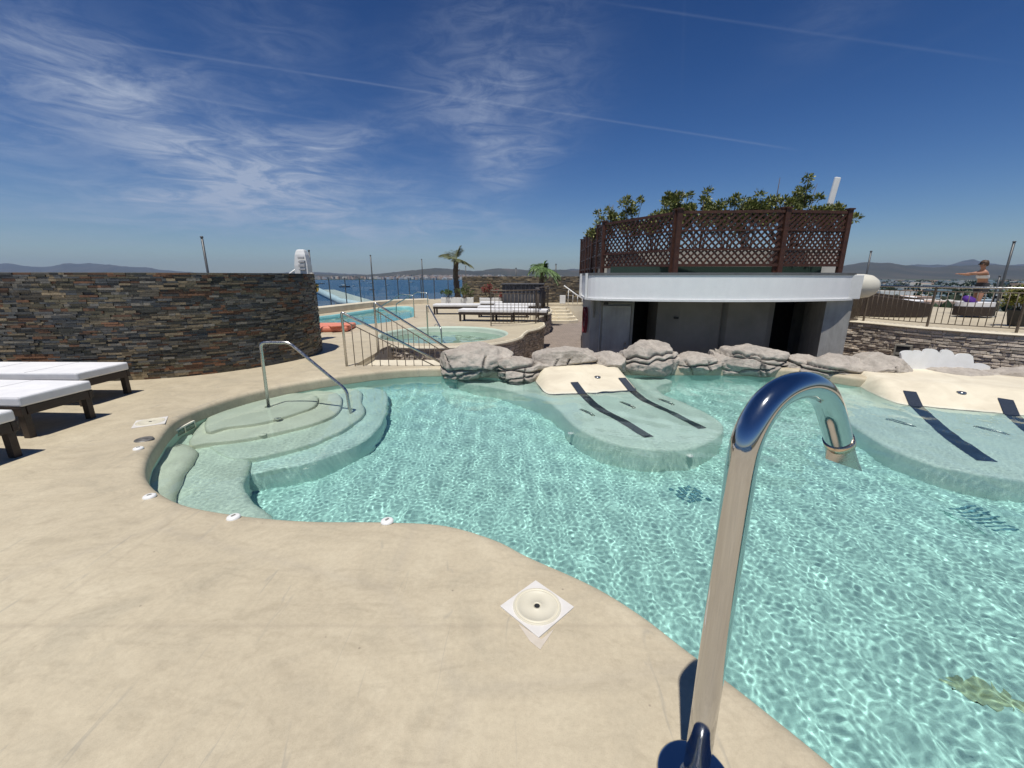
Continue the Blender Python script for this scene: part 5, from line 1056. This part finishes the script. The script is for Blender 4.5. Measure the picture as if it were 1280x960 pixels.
pel = nd(.06, 0, .84, (.15, .11)); wa = nd(.02, -.02, 1.0, (.12, .09), pel); ch = nd(-.06, -.05, 1.17, (.145, .10), wa); ns = nd(-.12, -.07, 1.31, (.07, .06), ch); nk = nd(-.145, -.08, 1.385, .045, ns); hd0 = nd(-.165, -.09, 1.45, .066, nk); hd1 = nd(-.175, -.095, 1.52, .085, hd0); hd2 = nd(-.172, -.09, 1.59, .07, hd1)
for s_ in (-1, 1):
    hip = nd(.06+.02*s_, .09*s_, .80, .095, pel); kn = nd(-.04*s_*-1+.0, .10*s_, .45, .06, hip); an_ = nd(.05*s_+.03, .10*s_, .09, .036, kn); ft = nd(.05*s_-.05, .11*s_-.01, .035, .034, an_); nd(.05*s_-.13, .12*s_-.01, .025, .026, ft)
def arm(sh, el, wr, fin):
    a = nd(*sh, .058, ns); b_ = nd(*el, .042, a); c_ = nd(*wr, .027, b_); W_ = Vector(wr); d_ = (W_-Vector(el)).normalized(); s_ = d_.cross(Vector((0, 0, 1))).normalized(); palm_ = nd(*(W_+d_*.055), (.034, .022), c_)
    for k, (o_, l_) in enumerate(((-.028, .062), (-.009, .075), (.010, .070), (.028, .055))):
        p1 = W_+d_*.095+s_*o_; i1 = nd(*p1, .010, palm_); p2 = p1+d_*l_*.55+Vector((0, 0, -.006)); i2 = nd(*p2, .0088, i1); nd(*(p2+d_*l_*.45+Vector((0, 0, -.014))), .007, i2)
    t1 = W_+d_*.045+s_*-.045; i1 = nd(*t1, .012, c_); nd(*(t1+d_*.04-s_*.015), .009, i1)
arm((-.14, -.17, 1.27), (-.40, -.20, 1.25), (-.64, -.22, 1.26), 0); arm((-.06, .14, 1.27), (-.30, .20, 1.22), (-.52, .20, 1.24), 0)
body = skin_body('body', V, Eg, Rd, skin_m, PW)
hair_m = mottled('brown_hair', (.05, .028, .015), (.10, .055, .03), 30, .6, .5, 90, .004)
mb = MB(); 
def blob_(mb, c, r3, cut=None, seed=0, amp=.006):
    bm = bmesh.new(); bmesh.ops.create_icosphere(bm, subdivisions=3, radius=1); vs = []
    for v in bm.verts: q = Vector((v.co.x*r3[0], v.co.y*r3[1], v.co.z*r3[2])); q += v.co*amp*mnoise.noise(v.co*5+Vector((seed, 0, 0))); vs.append(q+Vector(c))
    fs = [[v.index for v in f.verts] for f in bm.faces if cut is None or not all(cut(vs[v.index]) for v in f.verts)]; bm.free(); mb.add(vs, fs, None, True)
blob_(mb, (-.155, -.085, 1.56), (.108, .105, .108), lambda p: p.x < -.215 and p.z < 1.60, 1, .02); blob_(mb, (-.08, -.08, 1.52), (.05, .055, .06), None, 2, .015); mb.build('hair', hair_m, PW)
mb = MB(); mb.tube([(-.262, -.155, 1.535), (-.277, -.12, 1.54), (-.282, -.09, 1.535), (-.277, -.06, 1.54), (-.262, -.02, 1.535)], .015, 8); mb.tube([(-.262, -.155, 1.535), (-.17, -.19, 1.54)], .004, 5); mb.build('sunglasses', black_m, PW)
mb = MB(); mb.tube([(-.262, -.09, 1.53), (-.285, -.09, 1.50), (-.268, -.09, 1.492)], [.008, .012, .009], 8); o = mb.build('nose', skin_m, PW)
mb = MB(); mb.tube([(-.258, -.115, 1.462), (-.268, -.09, 1.462), (-.258, -.065, 1.462)], .006, 6); mb.build('mouth', mottled('lips', (.35, .10, .08), (.38, .12, .10), 9), PW)
top_m = mottled('white_cotton', (.68, .68, .70), (.78, .78, .79), 6, .8, .3, 14, .01); short_m = mottled('dark_cotton', (.02, .02, .025), (.045, .045, .05), 8, .8)
def ring_tube(mb, secs, seg=24):
    vs = [(c_[0]+a*math.cos(t), c_[1]+b_*math.sin(t), c_[2]+tl*math.cos(t)) for c_, a, b_, tl in secs for t in np.linspace(0, 6.283, seg+1)[:-1]]
    mb.add(vs, [(i*seg+k, i*seg+(k+1) % seg, (i+1)*seg+(k+1) % seg, (i+1)*seg+k) for i in range(len(secs)-1) for k in range(seg)], None, True)
mb = MB(); ring_tube(mb, [((-.03, -.04, 1.10), .128, .155, 0), ((-.05, -.045, 1.15), .134, .17, 0), ((-.075, -.055, 1.20), .125, .165, .01)]); mb.build('top', top_m, PW)
mb = MB(); ring_tube(mb, [((.04, -.01, .965), .128, .152, 0), ((.06, 0, .86), .150, .185, 0), ((.06, 0, .76), .150, .20, 0), ((.05, 0, .66), .135, .195, 0)]); mb.build('shorts', short_m, PW)

# ---------------------------------------------------------------- sea, land, hills, town, boats
SEA = -15
sea_m = M_('sea_water', (.008, .045, .095), .22); v = tc(sea_m, 'Object'); sea_m.node_tree.nodes['Principled BSDF'].inputs['Specular IOR Level'].default_value = .35
setc(sea_m, ramp(sea_m, tex(sea_m, tc(sea_m, scale=(.0016, .006, 1)), 3, 6, .6), [(.35, (.006, .05, .12)), (.6, (.010, .075, .17)), (.75, (.02, .12, .2))]))
p_ = bump(sea_m, tex(sea_m, v, .35, 8, .65), 1.0, 1.4); bump(sea_m, tex(sea_m, v, 1.6, 5, .6), .6, .3, p_)
mb = MB(); mb.add([(-16000, -6000, SEA), (16000, -6000, SEA), (16000, 16000, SEA), (-16000, 16000, SEA)], [(0, 1, 2, 3)]); mb.build('sea', sea_m)['kind'] = 'structure'
land_m = M_('land_fields', (.05, .07, .03), .9)
vo = tex(land_m, tc(land_m, scale=(.006, .0022, 1)), 1, kind='Voronoi')
nt, N, L, b = NT(land_m); vn = N.new('ShaderNodeTexVoronoi'); L.new(tc(land_m, scale=(.005, .0028, 1)), vn.inputs[0]); vn.inputs['Scale'].default_value = 1; sepc = N.new('ShaderNodeSeparateColor'); L.new(vn.outputs['Color'], sepc.inputs[0])
c = ramp(land_m, sepc.outputs[0], [(.0, (.030, .045, .022)), (.35, (.045, .065, .030)), (.55, (.07, .09, .04)), (.75, (.13, .12, .07)), (.92, (.20, .16, .11))], 'CONSTANT')
c = mixc(land_m, .8, c, ramp(land_m, tex(land_m, tc(land_m, scale=(.01, .01, .01)), 3, 9, .75), [(.35, (.45, .5, .45)), (.6, (1.1, 1.1, 1.05))]), 'MULTIPLY'); setc(land_m, c)
mb = MB(); LP = [(24, -400), (34, 30), (75, 120), (160, 330), (420, 900), (700, 1700), (400, 2300), (-400, 2450), (-1500, 2500), (-4500, 3300), (-4500, 6500), (9000, 6500), (9000, -400)]
mb.prism(LP, SEA-2, SEA+.9); mb.build('land', land_m)['kind'] = 'structure'
hill_m = M_('hillside', (.05, .06, .04), .95); c = ramp(hill_m, tex(hill_m, tc(hill_m, scale=(.0016, .0006, .004)), 2, 9, .7, .4), [(.3, (.028, .032, .026)), (.5, (.045, .048, .036)), (.62, (.075, .066, .052)), (.75, (.12, .10, .085))]); setc(hill_m, c)
def ridge(name, dist, pts, depth, seed, foot=None):
    us = np.arange(pts[0][0], pts[-1][0]+.1, 4.); vv = np.interp(us, [p[0] for p in pts], [p[1] for p in pts]); rows = 14; vs = []
    for i, (u, v_) in enumerate(zip(us, vv)):
        d_ = px_dir(u, 346); az_ = math.atan2(d_.x, d_.y); y = dist; top = WP(u, v_-.8*mnoise.noise(Vector((u*.05, seed, 0)))-.5*mnoise.noise(Vector((u*.21, seed, 3))), y).z; x = WP(u, 346, y).x
        for j in range(rows+1):
            t = j/rows; yy = dist-depth*(1-t); k = yy/dist; h = SEA-3+(top-SEA+3)*(t*t*(3-2*t))*(1+(.22*mnoise.noise(Vector((u*.03, t*3, seed))) if j < rows else 0)); vs.append((x*k, yy, h))
        vs.append((x*1.25, dist*1.25, SEA-3))
    n = rows+2; mb = MB(); mb.add(vs, [(i*n+k, (i+1)*n+k, (i+1)*n+k+1, i*n+k+1) for i in range(len(us)-1) for k in range(n-1)], None, True); o = mb.build(name, hill_m, recalc=True); o['kind'] = 'structure'; return o
ridge('hills', 4600, [(-900, 342), (-300, 336), (0, 343), (330, 344), (400, 343.5), (440, 344), (475, 342.5), (500, 340), (525, 337), (545, 335), (570, 336.5), (590, 339), (605, 338), (625, 335.5), (650, 336.5), (672, 339), (700, 337.5), (730, 338), (800, 337), (900, 336), (1040, 334), (1060, 330.5), (1085, 329), (1110, 330), (1150, 333.5), (1175, 335), (1200, 332), (1230, 330.5), (1260, 332), (1300, 333), (1500, 330), (2000, 333)], 1900, 1)
ridge('mountains', 9500, [(-1500, 330), (-600, 336), (-200, 331), (0, 331), (30, 332.5), (60, 333.5), (90, 330.5), (115, 328.8), (140, 331), (170, 334), (205, 337.5), (245, 340.5), (300, 342.5), (350, 341), (395, 340), (420, 341.5), (470, 344), (600, 342), (690, 340), (715, 336.5), (740, 337), (800, 339), (1000, 338), (1090, 335), (1140, 331.5), (1160, 331), (1185, 331.5), (1198, 328), (1210, 324.5), (1220, 327.5), (1235, 330.5), (1250, 332), (1275, 330), (1400, 331), (2200, 333)], 2500, 5)
# far towns: nobody could count the houses
rg = random.Random(9); mb = MB(); wall_c = [(.62, .58, .52), (.55, .42, .34), (.66, .64, .60), (.5, .36, .28), (.42, .40, .38)]
for i in range(420):
    u = rg.gauss(560, 38) if rg.random() < .6 else rg.uniform(380, 720); y = rg.uniform(2380, 3050) if abs(u-560) < 70 else rg.uniform(2450, 2700); x = WP(u, 346, y).x; z = SEA+1+max(0, (y-2400))*.028
    w_ = rg.uniform(10, 26); mb.box((x, y, z+rg.uniform(3, 7)), (w_, rg.uniform(9, 16), rg.uniform(8, 18)), rz=rg.uniform(0, 1.5), col=rg.choice(wall_c))
town_m = M_('town_walls', (.6, .55, .5), .8); nt, N, L, b = NT(town_m); at = N.new('ShaderNodeAttribute'); at.attribute_name = 'Col'; L.new(at.outputs[0], b.inputs['Base Color'])
tag(mb.build('shore_town', town_m), 'pale town strung along the far shore across the bay', 'town', None, 'stuff')
mb = MB()
for i in range(260):
    y = rg.uniform(160, 1500)**1.0; u = rg.uniform(1060, 1420); x = WP(u, 346, y).x; w_ = rg.uniform(8, 30) if rg.random() < .85 else rg.uniform(40, 80); h_ = rg.uniform(3, 7)
    mb.box((x, y, SEA+.9+h_/2), (w_, rg.uniform(8, 20), h_), rz=rg.uniform(-.3, .3), col=rg.choice([(.45, .46, .46), (.30, .36, .40), (.5, .36, .28), (.6, .58, .54), (.22, .30, .34)]))
tag(mb.build('harbour_buildings', town_m), 'scattered low buildings on the plain beyond the right terrace', 'buildings', None, 'stuff')
mb = MB(); random.seed(4)
for i in range(700):
    y = rg.uniform(60, 1300); u = rg.uniform(1030, 1500); x = WP(u, 346, y).x
    if x < 30: continue
    s_ = rg.uniform(3, 7); bmv = []; c_ = Vector((x, y, SEA+.9+s_*.45)); kk = rg.uniform(.7, 1.3)
    for _ in range(26): n_ = Vector((rg.gauss(0, 1), rg.gauss(0, 1), rg.gauss(0, .8))).normalized(); leaf(mb, c_+n_*s_*.45, n_+Vector((0, 0, .5)), s_*.5, s_*.4, (.03*kk, .05*kk, .02*kk))
tag(mb.build('plain_trees', leaf_m, recalc=False), 'dark trees scattered over the plain beyond the right terrace', 'trees', None, 'stuff')
def boat(u, v, L_, kind, lab, rz=0, hullc=None):
    d_ = px_dir(u, v); t = (SEA-CAM_H)/d_.z; x, y = d_.x*t, d_.y*t; r_ = empty('boat', (x, y, SEA), rz, lab, 'boat', 'boats moored in the bay'); mb = MB(); W_ = L_*.28; n = 9; vs = []
    for i in range(n):
        s_ = i/(n-1); xx = (s_-.5)*L_; w_ = W_/2*(1-abs(s_*1.15-.45)**2.6*1.3 if s_ > .4 else .85+.15*s_/.4); w_ = max(w_, .04); sh = L_*.09*(1+.35*s_*s_)
        vs += [(xx, -w_, sh), (xx, -w_*.6, -.2), (xx, w_*.6, -.2), (xx, w_, sh)]
    mb.add(vs, [(i*4+k, (i+1)*4+k, (i+1)*4+(k+1) % 4, i*4+(k+1) % 4) for i in range(n-1) for k in range(4)]+[(0, 1, 2, 3), tuple((n-1)*4+k for k in (3, 2, 1, 0))]); mb.build('hull', hullc or white_m, r_)
    mb = MB(); mb.box((-.03*L_, 0, L_*.14), (L_*.34, W_*.62, L_*.09), bev=L_*.012); mb.build('cabin', white_m, r_)
    mb = MB(); mb.box((-.03*L_, 0, L_*.15), (L_*.345, W_*.64, L_*.03)); mb.build('cabin_window', black_m, r_)
    if kind == 'sail':
        mb = MB(); mb.tube([(.05*L_, 0, L_*.1), (.05*L_, 0, L_*1.3)], L_*.008, 6); mb.build('mast', dkmetal_m, r_); mb = MB(); mb.tube([(.05*L_, 0, L_*.26), (-.36*L_, 0, L_*.25)], L_*.015, 6); mb.build('boom', white_m, r_)
        mb = MB(); mb.tube([(.05*L_, 0, L_*1.28), (.48*L_, 0, L_*.12)], L_*.003, 4); mb.build('forestay', dkmetal_m, r_)
navy_m = mottled('navy_hull', (.012, .02, .05), (.02, .035, .07), 2, .4)
boat(431, 359, 17, 'sail', 'dark hulled sailing yacht, largest boat in the bay, left of the lone pole', 0, navy_m); boat(442, 358, 8, 'motor', 'small white motor boat close beside the dark hulled yacht', 1.2)
boat(464, 354.5, 13, 'motor', 'white motor boat just behind the tall lone pole', .3); boat(464.5, 362.5, 7, 'motor', 'small dark boat below the white motor boat near the tall lone pole', .4, navy_m)
boat(456, 352, 22, 'sail', 'distant sailing boat between the yacht and the far shore', .1); boat(402, 355, 14, 'motor', 'low dark boat at the left end of the visible bay', .1, navy_m); boat(484, 357, 9, 'motor', 'small white boat right of the tall lone pole', .2)
boat(514, 353.6, 16, 'motor', 'white boat below the far town left of the palm tree', .1); boat(590, 360, 10, 'sail', 'sailing boat seen just right of the palm trunk', .3)
# shade canopy on the jetty below the terrace
c0 = GP(398, 366, -2.2); r_ = empty('jetty_canopy', (-15.6, 34, SEA), 0, 'large pale fabric canopy with a light blue edge below the sea fence', 'canopy')
can_m = mottled('pale_canvas', (.42, .46, .42), (.5, .54, .50), 1, .8); A = WP(394, 362, 36); Bq = WP(462, 384, 30); Cq = WP(500, 386, 44); Dq = WP(418, 362, 52); O_ = Vector(r_.location)
mb = MB(); q4 = [A, Bq, Cq, Dq]; mb.add([p-O_ for p in q4]+[p-O_-Vector((0, 0, .12)) for p in q4], [(0, 1, 2, 3), (7, 6, 5, 4)]+[(i, (i+1) % 4, (i+1) % 4+4, i+4) for i in range(4)]); mb.build('canvas', can_m, r_)
mb = MB(); mb.tube([A-O_, (A+Bq)/2-O_-Vector((0, 0, .3)), Bq-O_], .28, 10); mb.build('edge_roll', mottled('pale_blue_canvas', (.45, .56, .60), (.52, .62, .66), 2), r_)
for p in q4: mb = MB(); mb.tube([Vector((p.x-O_.x, p.y-O_.y, 0)), p-O_], .09, 8); mb.build('post', dkmetal_m, r_)
# ---------------------------------------------------------------- air
mb = MB(); mb.box((0, 5500, 210), (26000, 15000, 460)); hz = bpy.data.materials.new('haze'); hz.use_nodes = True; t = hz.node_tree; t.nodes.clear(); o_ = t.nodes.new('ShaderNodeOutputMaterial'); pv = t.nodes.new('ShaderNodeVolumePrincipled')
pv.inputs['Color'].default_value = (.50, .68, 1.0, 1); pv.inputs['Density'].default_value = HAZE_D = 5.0e-5; pv.inputs['Anisotropy'].default_value = .2; t.links.new(pv.outputs[0], o_.inputs['Volume'])
hazeo = mb.build('haze', hz); tag(hazeo, 'thin blue sea haze over the bay', 'haze', None, 'stuff')
